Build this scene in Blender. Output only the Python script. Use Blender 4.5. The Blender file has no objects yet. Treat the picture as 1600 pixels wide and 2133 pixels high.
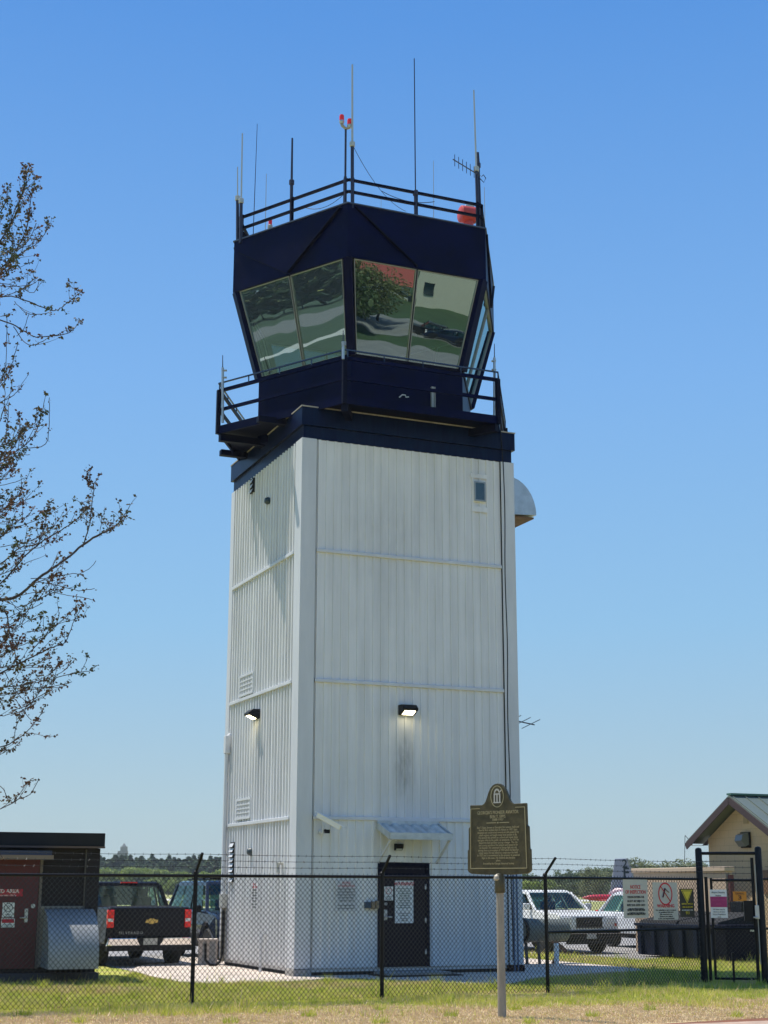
import bpy, bmesh, math, random
from mathutils import Vector, Matrix
from math import radians as R, sin, cos, pi, sqrt
SC = bpy.context.scene
COL = SC.collection
random.seed(7)
# ------------------------------------------------------------------ camera, sky, sun, exposure
EYE = 1.65
FPX, PITCH, ROLL = 3100.0, R(14.2266), R(0.092)          # focal length in photo pixels (1600 x 2133)
cam_d = bpy.data.cameras.new('camera')
cam = bpy.data.objects.new('camera', cam_d); COL.objects.link(cam)
cam_d.sensor_fit = 'VERTICAL'; cam_d.sensor_height = 36.0
cam_d.lens = FPX / 2133.0 * 36.0
cam_d.clip_start = 0.1; cam_d.clip_end = 6000
cam.matrix_world = Matrix.Translation((0, 0, EYE)) @ Matrix.Rotation(R(90) + PITCH, 4, 'X') @ Matrix.Rotation(ROLL, 4, 'Z')
SC.camera = cam
SUN_AZ, SUN_EL = R(-59.3), R(66.0)                        # azimuth clockwise from +Y
sd = Vector((sin(SUN_AZ) * cos(SUN_EL), cos(SUN_AZ) * cos(SUN_EL), sin(SUN_EL)))
w = bpy.data.worlds.new('World'); SC.world = w; w.use_nodes = True
nt = w.node_tree; nt.nodes.clear()
sky = nt.nodes.new('ShaderNodeTexSky'); sky.sky_type = 'NISHITA'; sky.sun_disc = False
sky.sun_elevation = SUN_EL; sky.sun_rotation = SUN_AZ
sky.altitude = 200; sky.air_density = 1.0; sky.dust_density = 0.6; sky.ozone_density = 3.0
hs = nt.nodes.new('ShaderNodeHueSaturation'); hs.inputs['Saturation'].default_value = 1.15
bg = nt.nodes.new('ShaderNodeBackground'); bg.inputs['Strength'].default_value = 0.12
wo = nt.nodes.new('ShaderNodeOutputWorld')
# the hazy pale horizon of the day: sky colour by elevation, blended with the sky model
tcw = nt.nodes.new('ShaderNodeTexCoord'); spx = nt.nodes.new('ShaderNodeSeparateXYZ'); nt.links.new(tcw.outputs['Generated'], spx.inputs[0])
rp_ = nt.nodes.new('ShaderNodeValToRGB'); cr_ = rp_.color_ramp
stops = [(0.0,(.43,.555,.61)),(.045,(.41,.565,.65)),(.17,(.29,.54,.80)),(.33,(.21,.455,.85)),(.54,(.10,.31,.76)),(1.0,(.05,.18,.55))]
cr_.elements[0].position = 0; cr_.elements[0].color = (*stops[0][1], 1); cr_.elements[1].position = 1; cr_.elements[1].color = (*stops[-1][1], 1)
for p_, c_ in stops[1:-1]: e_ = cr_.elements.new(p_); e_.color = (*c_, 1)
nt.links.new(spx.outputs[2], rp_.inputs[0])
sc7 = nt.nodes.new('ShaderNodeVectorMath'); sc7.operation = 'SCALE'; sc7.inputs['Scale'].default_value = 1/.15; nt.links.new(rp_.outputs[0], sc7.inputs[0])
mxw = nt.nodes.new('ShaderNodeMix'); mxw.data_type = 'RGBA'; mxw.inputs[0].default_value = .9
nt.links.new(sky.outputs[0], hs.inputs['Color']); nt.links.new(hs.outputs[0], mxw.inputs[6]); nt.links.new(sc7.outputs[0], mxw.inputs[7]); nt.links.new(mxw.outputs[2], bg.inputs[0]); nt.links.new(bg.outputs[0], wo.inputs[0])
sl = bpy.data.lights.new('sun', 'SUN'); sl.energy = 4.8; sl.angle = R(0.5); sl.color = (1.0, 0.95, 0.86)
so = bpy.data.objects.new('sun', sl); COL.objects.link(so)
so.rotation_euler = sd.to_track_quat('Z', 'Y').to_euler()
SC.view_settings.view_transform = 'Standard'; SC.view_settings.look = 'None'
SC.view_settings.gamma = 1.0; SC.view_settings.exposure = 0.33
# ------------------------------------------------------------------ helpers
def gp(px, py, z=0.0):
    """ground point seen at a photo pixel, used once to survey plan positions"""
    X, Y = px - 800, py - 1066.5
    X, Y = cos(-ROLL) * X - sin(-ROLL) * Y, sin(-ROLL) * X + cos(-ROLL) * Y
    b = -Y / FPX; d = Vector((X / FPX, cos(PITCH) - b * sin(PITCH), sin(PITCH) + b * cos(PITCH)))
    k = (z - EYE) / d.z
    return Vector((d.x * k, d.y * k, z))
def yp(px, py, y):
    X, Y = px - 800, py - 1066.5
    X, Y = cos(-ROLL) * X - sin(-ROLL) * Y, sin(-ROLL) * X + cos(-ROLL) * Y
    b = -Y / FPX; d = Vector((X / FPX, cos(PITCH) - b * sin(PITCH), sin(PITCH) + b * cos(PITCH)))
    k = y / d.y
    return Vector((d.x * k, y, EYE + d.z * k))
def mat(name, col, rough=0.6, metal=0.0, spec=0.5, noise=0, nscale=3.0, bump=0.0, bscale=40.0, emit=None, estr=0, coat=0, stretch=None, col2=None, alpha=None):
    m = bpy.data.materials.new(name); m.use_nodes = True
    n = m.node_tree; p = n.nodes['Principled BSDF']
    p.inputs['Base Color'].default_value = (*col, 1); p.inputs['Roughness'].default_value = rough
    p.inputs['Metallic'].default_value = metal; p.inputs['Specular IOR Level'].default_value = spec
    p.inputs['Coat Weight'].default_value = coat
    if emit: p.inputs['Emission Color'].default_value = (*emit, 1); p.inputs['Emission Strength'].default_value = estr
    tc = None
    def coords():
        t = n.nodes.new('ShaderNodeTexCoord')
        if stretch:
            mp = n.nodes.new('ShaderNodeMapping'); mp.inputs['Scale'].default_value = stretch
            n.links.new(t.outputs['Object'], mp.inputs[0]); return mp.outputs[0]
        return t.outputs['Object']
    if noise or col2:
        tc = coords()
        t = n.nodes.new('ShaderNodeTexNoise'); t.inputs['Scale'].default_value = nscale; t.inputs['Detail'].default_value = 6
        t.inputs['Roughness'].default_value = 0.65
        r = n.nodes.new('ShaderNodeValToRGB'); r.color_ramp.elements[0].position = 0.3; r.color_ramp.elements[1].position = 0.7
        a = tuple(c * (1 - noise) for c in col) if not col2 else col2
        r.color_ramp.elements[0].color = (*a, 1); r.color_ramp.elements[1].color = (*(col if col2 else tuple(min(1, c * (1 + noise * .5)) for c in col)), 1)
        n.links.new(tc, t.inputs['Vector']); n.links.new(t.outputs['Fac'], r.inputs[0]); n.links.new(r.outputs[0], p.inputs['Base Color'])
    if bump:
        tc = coords()
        t2 = n.nodes.new('ShaderNodeTexNoise'); t2.inputs['Scale'].default_value = bscale; t2.inputs['Detail'].default_value = 5
        b = n.nodes.new('ShaderNodeBump'); b.inputs['Strength'].default_value = bump; b.inputs['Distance'].default_value = 0.02
        n.links.new(tc, t2.inputs['Vector']); n.links.new(t2.outputs['Fac'], b.inputs['Height']); n.links.new(b.outputs[0], p.inputs['Normal'])
    return m
class MB:
    def __init__(s): s.v = []; s.f = []; s.mi = []; s.cur = 0
    def add(s, vs, fs):
        o = len(s.v); s.v += [tuple(v) for v in vs]; s.f += [tuple(i + o for i in f) for f in fs]; s.mi += [s.cur] * len(fs); return s
    def box(s, x0, y0, z0, x1, y1, z1):
        return s.add([(x0,y0,z0),(x1,y0,z0),(x1,y1,z0),(x0,y1,z0),(x0,y0,z1),(x1,y0,z1),(x1,y1,z1),(x0,y1,z1)],
                     [(0,3,2,1),(4,5,6,7),(0,1,5,4),(1,2,6,5),(2,3,7,6),(3,0,4,7)])
    def poly_z(s, pts, z0, z1):
        n = len(pts); v = [(p[0], p[1], z0) for p in pts] + [(p[0], p[1], z1) for p in pts]
        return s.add(v, [tuple(range(n))[::-1], tuple(range(n, 2 * n))] + [(i, (i+1) % n, n + (i+1) % n, n + i) for i in range(n)])
    def poly_y(s, pts, y0, y1):   # polygon in x,z extruded along y
        n = len(pts); v = [(p[0], y0, p[1]) for p in pts] + [(p[0], y1, p[1]) for p in pts]
        return s.add(v, [tuple(range(n)), tuple(range(n, 2 * n))[::-1]] + [(i, n + i, n + (i+1) % n, (i+1) % n) for i in range(n)])
    def poly_x(s, pts, x0, x1):   # polygon in y,z extruded along x
        n = len(pts); v = [(x0, p[0], p[1]) for p in pts] + [(x1, p[0], p[1]) for p in pts]
        return s.add(v, [tuple(range(n))[::-1], tuple(range(n, 2 * n))] + [(i, (i+1) % n, n + (i+1) % n, n + i) for i in range(n)])
    def frustum(s, base, top):    # two loops of equal length
        n = len(base)
        return s.add(list(base) + list(top), [tuple(range(n))[::-1], tuple(range(n, 2 * n))] + [(i, (i+1) % n, n + (i+1) % n, n + i) for i in range(n)])
    def bar(s, a, b, w, h=None, up=(0, 0, 1)):
        a = Vector(a); b = Vector(b); d = (b - a).normalized(); h = h or w
        u = Vector(up); x = d.cross(u)
        if x.length < 1e-3: x = d.cross(Vector((1, 0, 0)))
        x.normalize(); y = x.cross(d)
        q = [(-1,-1),(1,-1),(1,1),(-1,1)]
        vs = [a + x * w/2 * i + y * h/2 * j for i, j in q] + [b + x * w/2 * i + y * h/2 * j for i, j in q]
        return s.add(vs, [(3,2,1,0),(4,5,6,7),(0,1,5,4),(1,2,6,5),(2,3,7,6),(3,0,4,7)])
    def tube(s, pts, r, n=8, r2=None):
        pts = [Vector(p) for p in pts]; k = len(pts); r2 = r if r2 is None else r2
        o = len(s.v); up = Vector((0.13, 0.21, 0.97)); fs = []; vs = []
        for i, p in enumerate(pts):
            d = (pts[min(i+1, k-1)] - pts[max(i-1, 0)]).normalized()
            x = d.cross(up)
            if x.length < 1e-2: x = d.cross(Vector((1, 0, 0)))
            x.normalize(); y = d.cross(x); rr = r + (r2 - r) * i / max(1, k - 1)
            for j in range(n): t = 2 * pi * j / n; vs.append(p + x * rr * cos(t) + y * rr * sin(t))
        for i in range(k - 1):
            for j in range(n): fs.append((i*n + j, i*n + (j+1) % n, (i+1)*n + (j+1) % n, (i+1)*n + j))
        fs.append(tuple(range(n))[::-1]); fs.append(tuple((k-1)*n + j for j in range(n)))
        return s.add(vs, fs)
    def lathe(s, prof, c=(0,0,0), axis='z', n=20):   # prof: (radius, height)
        vs = []
        for r, h in prof:
            for j in range(n):
                t = 2 * pi * j / n; a, b = r * cos(t), r * sin(t)
                p = {'z': (a, b, h), 'x': (h, a, b), 'y': (b, h, a)}[axis]
                vs.append((p[0]+c[0], p[1]+c[1], p[2]+c[2]))
        fs = []
        for i in range(len(prof) - 1):
            for j in range(n): fs.append((i*n + j, i*n + (j+1) % n, (i+1)*n + (j+1) % n, (i+1)*n + j))
        fs.append(tuple(range(n))[::-1]); fs.append(tuple((len(prof)-1)*n + j for j in range(n)))
        return s.add(vs, fs)
    def build(s, name, m, parent=None, smooth=False, bevel=0, seg=2):
        me = bpy.data.meshes.new(name); me.from_pydata(s.v, [], s.f)
        for k in (m if isinstance(m, (list, tuple)) else [m]): me.materials.append(k)
        if isinstance(m, (list, tuple)):
            me.polygons.foreach_set('material_index', s.mi)
        me.update()
        if smooth:
            me.polygons.foreach_set('use_smooth', [True] * len(me.polygons))
            try: me.set_sharp_from_angle(angle=R(35))
            except Exception: pass
        o = bpy.data.objects.new(name, me); COL.objects.link(o); o.parent = parent
        if bevel:
            b = o.modifiers.new('bevel', 'BEVEL'); b.width = bevel; b.segments = seg; b.limit_method = 'ANGLE'; b.angle_limit = R(35)
            b.harden_normals = False
        return o
def fixn(o):
    bm = bmesh.new(); bm.from_mesh(o.data); bmesh.ops.recalc_face_normals(bm, faces=bm.faces); bm.to_mesh(o.data); bm.free(); return o
def tag(o, label, cat, group=None, kind=None):
    if label: o['label'] = label
    if cat: o['category'] = cat
    if group: o['group'] = group
    if kind: o['kind'] = kind
    return o
def thing(name, label, cat, loc=(0,0,0), rz=0.0, group=None):
    o = bpy.data.objects.new(name, None); COL.objects.link(o); o.location = loc; o.rotation_euler = (0, 0, rz)
    o.empty_display_size = 0.2
    return tag(o, label, cat, group)
def struct(name, mb, m, **k): o = mb.build(name, m, **k); o['kind'] = 'structure'; return o
def copy_tree(o, parent=None):
    c = o.copy(); COL.objects.link(c); c.parent = parent
    for ch in [q for q in COL.objects if q.parent == o]: copy_tree(ch, c)
    return c
def text(body, size, m, parent, loc, name='lettering', rot=(pi/2, 0, 0), align='CENTER', depth=0.002, sx=1.0, spacing=1.0, bold=0.0, lines=1.0):
    cu = bpy.data.curves.new('t', 'FONT'); cu.body = body; cu.size = size; cu.align_x = align; cu.align_y = 'CENTER'
    cu.extrude = depth; cu.space_character = spacing; cu.offset = bold; cu.space_line = lines; cu.resolution_u = 2
    to = bpy.data.objects.new('t', cu); COL.objects.link(to)
    bpy.context.view_layer.update()
    me = bpy.data.meshes.new_from_object(to.evaluated_get(bpy.context.evaluated_depsgraph_get()))
    bpy.data.objects.remove(to)
    me.name = name; me.materials.clear(); me.materials.append(m)
    o = bpy.data.objects.new(name, me); COL.objects.link(o); o.parent = parent
    o.location = loc; o.rotation_euler = rot; o.scale = (sx, 1, 1)
    return o
# ------------------------------------------------------------------ materials
def siding_mat():
    m = bpy.data.materials.new('white_siding'); m.use_nodes = True; n = m.node_tree; L = n.links
    p = n.nodes['Principled BSDF']; p.inputs['Roughness'].default_value = 0.55; p.inputs['Specular IOR Level'].default_value = 0.35
    tc = n.nodes.new('ShaderNodeTexCoord')
    def nz(scale, mapscale, lo, hi, c0, c1, det=6):
        mp = n.nodes.new('ShaderNodeMapping'); mp.inputs['Scale'].default_value = mapscale
        t = n.nodes.new('ShaderNodeTexNoise'); t.inputs['Scale'].default_value = scale; t.inputs['Detail'].default_value = det; t.inputs['Roughness'].default_value = .6
        r = n.nodes.new('ShaderNodeMapRange'); r.inputs[1].default_value = lo; r.inputs[2].default_value = hi
        r.inputs[3].default_value = c0; r.inputs[4].default_value = c1
        L.new(tc.outputs['Object'], mp.inputs[0]); L.new(mp.outputs[0], t.inputs['Vector']); L.new(t.outputs['Fac'], r.inputs[0]); return r.outputs[0]
    streak = nz(3.0, (1.6, 1.6, .07), .38, .85, 1.0, .70)
    fine = nz(22, (1, 1, .12), .3, .8, 1.0, .93)
    blot = nz(.7, (1, 1, 1), .35, .7, 1.0, .88)
    # mildew stain under the front lamp: local x about 2.25, z 3.0 .. 4.9
    sx = n.nodes.new('ShaderNodeSeparateXYZ'); L.new(tc.outputs['Object'], sx.inputs[0])
    def math_(op, a, b=None):
        k = n.nodes.new('ShaderNodeMath'); k.operation = op
        for i, q in enumerate((a, b)):
            if q is None: continue
            if isinstance(q, (int, float)): k.inputs[i].default_value = q
            else: L.new(q, k.inputs[i])
        return k.outputs[0]
    def bell(src, c, wd):
        d = math_('DIVIDE', math_('SUBTRACT', src, c), wd); d2 = math_('MULTIPLY', d, d)
        return math_('POWER', 2.718, math_('MULTIPLY', d2, -1.0))
    bx = bell(sx.outputs[0], 2.27, .17); bz = bell(sx.outputs[2], 4.15, .62); by = math_('LESS_THAN', sx.outputs[1], 0.05)
    core = math_('MULTIPLY', math_('MULTIPLY', bx, bz), by)
    bx2 = bell(sx.outputs[0], 2.3, .75); bz2 = bell(sx.outputs[2], 3.9, .8)
    wide = math_('MULTIPLY', math_('MULTIPLY', bx2, bz2), by)
    sn = nz(9, (1.6, 1, .35), .3, .7, .25, 1.0)
    stain = math_('SUBTRACT', 1.0, math_('MULTIPLY', math_('ADD', math_('MULTIPLY', core, .62), math_('MULTIPLY', wide, .13)), sn))
    bx3 = bell(sx.outputs[0], 2.0, 1.2); bz3 = bell(sx.outputs[2], 9.0, .9)
    st2 = math_('SUBTRACT', 1.0, math_('MULTIPLY', math_('MULTIPLY', math_('MULTIPLY', bx3, bz3), by), math_('MULTIPLY', sn, .16)))
    tot = math_('MULTIPLY', math_('MULTIPLY', math_('MULTIPLY', streak, fine), math_('MULTIPLY', blot, st2)), stain)
    mix = n.nodes.new('ShaderNodeMix'); mix.data_type = 'RGBA'
    mix.inputs[6].default_value = (.12, .125, .125, 1); mix.inputs[7].default_value = (.78,.78,.775, 1)
    L.new(tot, mix.inputs[0]); L.new(mix.outputs[2], p.inputs['Base Color'])
    b = n.nodes.new('ShaderNodeBump'); b.inputs['Strength'].default_value = .15; b.inputs['Distance'].default_value = .01
    t = n.nodes.new('ShaderNodeTexNoise'); t.inputs['Scale'].default_value = 5; L.new(tc.outputs['Object'], t.inputs['Vector'])
    L.new(t.outputs['Fac'], b.inputs['Height']); L.new(b.outputs[0], p.inputs['Normal'])
    return m
M = {}
M['siding'] = siding_mat()
M['trim'] = mat('white_trim', (.60,.61,.625), .5, noise=.12, nscale=2.5, stretch=(1,1,.2))
M['navy'] = mat('navy_paint', (.0007,.0018,.029), .42, spec=.09, noise=.5, nscale=1.5, bump=.08, bscale=3)
M['navy_wear'] = mat('worn_navy_paint', (.003,.012,.042), .36, spec=.14, col2=(.001,.002,.026), nscale=4, stretch=(3,3,.4))
M['navy_dark'] = mat('dark_navy_steel', (.0005,.001,.012), .55, spec=.12)
M['cap'] = mat('pale_metal_cap', (.42,.38,.31), .55, metal=.2, noise=.35, nscale=6)
M['steel'] = mat('galvanised_steel', (.5,.52,.53), .42, metal=.75, noise=.2, nscale=5)
M['alu'] = mat('silver_frame', (.30,.30,.28), .4, metal=.6)
M['black'] = mat('black_vinyl', (.002,.002,.004), .45, spec=.25)
M['rubber'] = mat('black_rubber', (.004,.004,.005), .85)
M['dark'] = mat('dark_recess', (.01,.01,.012), .9)
M['concrete'] = mat('concrete', (.58,.49,.41), .9, noise=.32, nscale=1.2, bump=.3, bscale=12)
M['conc_grey'] = mat('grey_concrete', (.33,.32,.30), .9, noise=.3, nscale=3, bump=.4, bscale=25)
M['red_lens'] = mat('red_lens', (.75,.02,.015), .25, emit=(1,.03,.02), estr=.05)
M['orange'] = mat('faded_orange_paint', (.60,.06,.04), .45, noise=.2, nscale=6)
M['white'] = mat('white_paint', (.78,.78,.76), .45, noise=.06, nscale=8)
M['sign_grey'] = mat('sign_face', (.44,.44,.40), .5, noise=.08, nscale=5)
M['sign_white'] = mat('white_sign_face', (.72,.72,.70), .5)
M['ink'] = mat('sign_ink', (.02,.03,.04), .6)
M['red_ink'] = mat('red_sign_ink', (.48,.012,.03), .6)
M['bronze'] = mat('painted_bronze', (.085,.072,.035), .5, metal=.35, noise=.5, nscale=9, bump=.2, bscale=30)
M['bronze_hi'] = mat('bare_bronze', (.42,.37,.22), .45, metal=.4)
M['pole'] = mat('weathered_pole', (.30,.27,.215), .75, noise=.25, nscale=6, stretch=(4,4,.5))
M['lamp_lens'] = mat('lit_lamp_lens', (.9,.85,.7), .3, emit=(1,.86,.52), estr=9)
M['antenna'] = mat('pale_fibreglass', (.42,.45,.46), .45)
M['antenna_dark'] = mat('dark_mast', (.02,.022,.05), .5)
def glass(name, tint, refl, rough=0.0):
    m = bpy.data.materials.new(name); m.use_nodes = True; n = m.node_tree; n.nodes.clear()
    o = n.nodes.new('ShaderNodeOutputMaterial'); mx = n.nodes.new('ShaderNodeMixShader')
    tr = n.nodes.new('ShaderNodeBsdfTransparent'); tr.inputs[0].default_value = (*tint, 1)
    gl = n.nodes.new('ShaderNodeBsdfGlossy'); gl.inputs['Roughness'].default_value = rough; gl.inputs[0].default_value = (.68,.85,.79,1)
    fr = n.nodes.new('ShaderNodeFresnel'); fr.inputs[0].default_value = 1.5
    mr = n.nodes.new('ShaderNodeMapRange'); mr.inputs[1].default_value = 0; mr.inputs[2].default_value = 1; mr.inputs[3].default_value = refl; mr.inputs[4].default_value = 1
    tx = n.nodes.new('ShaderNodeTexNoise'); tx.inputs['Scale'].default_value = 1.1; tx.inputs['Detail'].default_value = 1
    tc = n.nodes.new('ShaderNodeTexCoord'); n.links.new(tc.outputs['Object'], tx.inputs['Vector'])
    b = n.nodes.new('ShaderNodeBump'); b.inputs['Strength'].default_value = .10; b.inputs['Distance'].default_value = .02
    n.links.new(tx.outputs['Fac'], b.inputs['Height']); n.links.new(b.outputs[0], gl.inputs['Normal'])
    n.links.new(fr.outputs[0], mr.inputs[0]); n.links.new(mr.outputs[0], mx.inputs[0]); n.links.new(tr.outputs[0], mx.inputs[1]); n.links.new(gl.outputs[0], mx.inputs[2])
    n.links.new(mx.outputs[0], o.inputs[0]); return m
M['cab_glass'] = glass('tower_glass', (.30,.46,.44), .38, .006)
M['side_glass'] = glass('clear_tower_glass', (.80,.90,.86), .06)
M['car_glass'] = mat('car_glass', (.01,.03,.035), .03, spec=.9, coat=.5)
M['chrome'] = mat('chrome', (.75,.74,.72), .12, metal=1)
M['tyre'] = mat('tyre', (.012,.012,.012), .8)
M['rim'] = mat('alloy_rim', (.45,.45,.46), .3, metal=.8)
# ------------------------------------------------------------------ ground
def grass_mat():
    m = bpy.data.materials.new('grass_ground'); m.use_nodes = True; n = m.node_tree; L = n.links
    p = n.nodes['Principled BSDF']; p.inputs['Roughness'].default_value = .95; p.inputs['Specular IOR Level'].default_value = .15
    tc = n.nodes.new('ShaderNodeTexCoord')
    def nz(s, d=6):
        t = n.nodes.new('ShaderNodeTexNoise'); t.inputs['Scale'].default_value = s; t.inputs['Detail'].default_value = d; L.new(tc.outputs['Object'], t.inputs['Vector']); return t.outputs['Fac']
    def ramp(src, els):
        r = n.nodes.new('ShaderNodeValToRGB'); r.color_ramp.elements[0].position = els[0][0]; r.color_ramp.elements[0].color = (*els[0][1], 1)
        r.color_ramp.elements[1].position = els[-1][0]; r.color_ramp.elements[1].color = (*els[-1][1], 1)
        for q, c in els[1:-1]: e = r.color_ramp.elements.new(q); e.color = (*c, 1)
        L.new(src, r.inputs[0]); return r.outputs[0]
    a = ramp(nz(.9), [(.3, (.24,.29,.045)), (.5, (.36,.37,.07)), (.68, (.46,.39,.15))])
    dry = ramp(nz(2.2), [(.3, (.44,.32,.19)), (.7, (.56,.42,.27))])
    sp = n.nodes.new('ShaderNodeSeparateXYZ'); L.new(tc.outputs['Object'], sp.inputs[0])
    # mown dry verge along the road side: y + .12 x < about 23
    md = n.nodes.new('ShaderNodeMath'); md.operation = 'MULTIPLY_ADD'; md.inputs[1].default_value = -.30; L.new(sp.outputs[0], md.inputs[0]); L.new(sp.outputs[1], md.inputs[2])
    wob = n.nodes.new('ShaderNodeMath'); wob.operation = 'MULTIPLY_ADD'; wob.inputs[1].default_value = 4.5; L.new(nz(.8), wob.inputs[0]); L.new(md.outputs[0], wob.inputs[2])
    mr = n.nodes.new('ShaderNodeMapRange'); mr.inputs[1].default_value = 24.0; mr.inputs[2].default_value = 25.2; mr.inputs[3].default_value = .85; mr.inputs[4].default_value = 0; L.new(wob.outputs[0], mr.inputs[0])
    mx = n.nodes.new('ShaderNodeMix'); mx.data_type = 'RGBA'; near = n.nodes.new('ShaderNodeMapRange'); near.inputs[1].default_value = 8; near.inputs[2].default_value = 12; L.new(sp.outputs[1], near.inputs[0]); mm = n.nodes.new('ShaderNodeMath'); mm.operation = 'MULTIPLY'; L.new(mr.outputs[0], mm.inputs[0]); L.new(near.outputs[0], mm.inputs[1]); L.new(mm.outputs[0], mx.inputs[0]); L.new(a, mx.inputs[6]); L.new(dry, mx.inputs[7])
    L.new(mx.outputs[2], p.inputs['Base Color'])
    b = n.nodes.new('ShaderNodeBump'); b.inputs['Strength'].default_value = .8; b.inputs['Distance'].default_value = .06
    L.new(nz(14, 8), b.inputs['Height']); L.new(b.outputs[0], p.inputs['Normal'])
    return m
M['grass'] = grass_mat()
struct('ground', MB().add([(-3000,-1500,0),(3000,-1500,0),(3000,3500,0),(-3000,3500,0)], [(0,1,2,3)]), M['grass'])
def sheet(name, pts, m, z=0.004, th=0.0):
    mb = MB()
    if th: mb.poly_z(pts, -.05, th)
    else: mb.add([(p[0], p[1], z) for p in pts], [tuple(range(len(pts)))])
    o = struct(name, mb, m); return fixn(o) if th else o
M['lot'] = mat('parking_gravel', (.30,.285,.27), .95, noise=.3, nscale=.6, bump=.5, bscale=30)
M['field'] = mat('airfield_grass', (.25,.27,.07), .95, col2=(.32,.30,.11), nscale=.03)
M['taxi'] = mat('taxiway_concrete', (.55,.53,.48), .9, noise=.15, nscale=.05)
M['road'] = mat('asphalt', (.20,.195,.185), .9, noise=.2, nscale=.5)
sheet('airfield', [(-900,70),(900,70),(900,1200),(-900,1200)], M['field'], .003)
sheet('taxiway', [(-700,222),(700,222),(700,262),(-700,262)], M['taxi'], .008)
pl = [gp(198,2006), gp(262,2021), gp(330,2030), gp(400,2020), gp(470,2000), gp(700,1992), gp(1000,1990), gp(1087,1985), gp(1200,1990), gp(1335,2001), gp(1420,1990)]
sheet('parking_lot', [(-30, 33.5)] + [(p.x, p.y) for p in pl] + [(14, 40), (26, 46), (26, 62), (-30, 62)], M['lot'], .005)
A, D0, ANG = 4.866, 29.80, R(22.849)
CX0 = -1.681
U = Vector((cos(ANG), sin(ANG), 0)); V = Vector((-sin(ANG), cos(ANG), 0)); C0 = Vector((CX0, D0, 0))
pp = [(270,2024),(320,2038),(380,2050),(440,2052),(620,2048),(675,2042),(745,2041),(960,2052),(1060,2054),(1115,2041),(1200,2033),(1300,2028),(1345,2026),(1330,2021),(1250,2013),(1087,1998),(900,1992),(600,1990),(400,1996),(300,2012)]
sheet('concrete_pad', [tuple(gp(*q))[:2] for q in pp], M['concrete'], th=.035)
# roads behind the viewer, seen in the control room glass
sheet('road', [(-120,-14),(120,-6),(120,2),(-120,-6)], M['road'], .006)
sheet('road', [(-120,-58),(120,-30),(120,-18),(-120,-44)], M['road'], .007)
M['mead'] = mat('dark_meadow', (.035,.07,.02), .95, noise=.3, nscale=.2)
sheet('meadow', [(20,-5),(60,60),(220,-60),(140,-190),(40,-120)], M['mead'], .0045)
sheet('kerb_strip', [(3.6,19.60),(9.0,21.9),(9.0,21.2),(4.0,19.0)], mat('old_kerb', (.42,.30,.22), .9, noise=.3, nscale=4), th=.02)
M['dirt'] = mat('red_clay', (.20,.075,.035), .95, noise=.4, nscale=6, bump=.5)
sheet('bare_soil', [(3.3,19.75),(3.6,19.9),(5.0,20.75),(9,22.25),(9,21.9),(3.6,19.6)], M['dirt'], .006)
# ------------------------------------------------------------------ control tower
tw = thing('control_tower', 'white ribbed control tower with navy parapet and glazed navy cab', 'control tower', C0, ANG)
def ribs(x0, x1, z0, z1, y=0.0, pitch=.18, out=.022):
    """ribbed sheet in the local x,z plane facing -y, returns MB"""
    pts = [(x0, y)]; x = x0 + .05; k = 0
    while x + .075 < x1:
        wd = .040 if k % 2 else .055
        pts += [(x, y), (x + .008, y - out), (x + .008 + wd, y - out), (x + .016 + wd, y)]
        x += pitch * (.98 if k % 2 else 1.0); k += 1
    pts.append((x1, y)); mb = MB(); n = len(pts)
    mb.add([(a, b, z0) for a, b in pts] + [(a, b, z1) for a, b in pts], [(i, i+1, n+i+1, n+i) for i in range(n-1)])
    return mb
def turn(mb, ang, off):   # rotate the local face into place
    c, s = cos(ang), sin(ang)
    mb.v = [(c*x - s*y + off[0], s*x + c*y + off[1], z + (off[2] if len(off) > 2 else 0)) for x, y, z in mb.v]; return mb
tiers = [(.17, 2.985), (3.055, 5.70), (5.77, 8.385), (8.455, 10.80)]
core = MB().box(.04, .04, .1, A-.04, A-.04, 11.2); core.build('core_wall', M['trim'], tw)
for z0, z1 in tiers:
    if z0 < 1:   # leave the doorway out of the lowest front tier
        mb = ribs(.27, 1.70, z0, z1); m2 = ribs(2.82, 4.60, z0, z1); m3 = ribs(1.70, 2.82, 2.17, z1)
        mb.add(m2.v, m2.f); mb.add(m3.v, m3.f)
    else: mb = ribs(.27, 4.60, z0, z1)
    mb.build('front_siding', M['siding'], tw)
    turn(ribs(.23, 4.52, z0, z1, out=.042, pitch=.187), -pi/2, (0, A)).build('left_siding', M['siding'], tw)
    turn(ribs(.23, 4.60, z0, z1), pi/2, (A, 0)).build('right_siding', M['siding'], tw)
    turn(ribs(.23, 4.60, z0, z1), pi, (A, A)).build('rear_siding', M['siding'], tw)
for z in (3.02, 5.735, 8.42):
    MB().box(.300, -.052, z-.035, 4.580, .02, z+.035).build('front_belt_trim', M['trim'], tw, bevel=.008)
    MB().box(-.070, .365, z-.035, .02, 4.62, z+.035).build('left_belt_trim', M['trim'], tw, bevel=.008)
    MB().box(A-.02, .285, z-.035, A+.045, 4.585, z+.035).build('right_belt_trim', M['trim'], tw)
cn = [((0, 0), .28, .35), ((A, 0), -.27, .25), ((0, A), .25, -.22), ((A, A), -.25, -.25)]
for (x, y), dx, dy in cn:
    sx_, sy_ = (1 if dx > 0 else -1), (1 if dy > 0 else -1)
    p = .050
    pts = [(x - sx_*p, y - sy_*p), (x + dx, y - sy_*p), (x + dx, y + sy_*.02), (x + sx_*.02, y + sy_*.02), (x + sx_*.02, y + dy), (x - sx_*p, y + dy)]
    if sx_ * sy_ < 0: pts = pts[::-1]
    MB().poly_z(pts, .17, 10.80).build('corner_trim', M['trim'], tw, bevel=.006)
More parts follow.
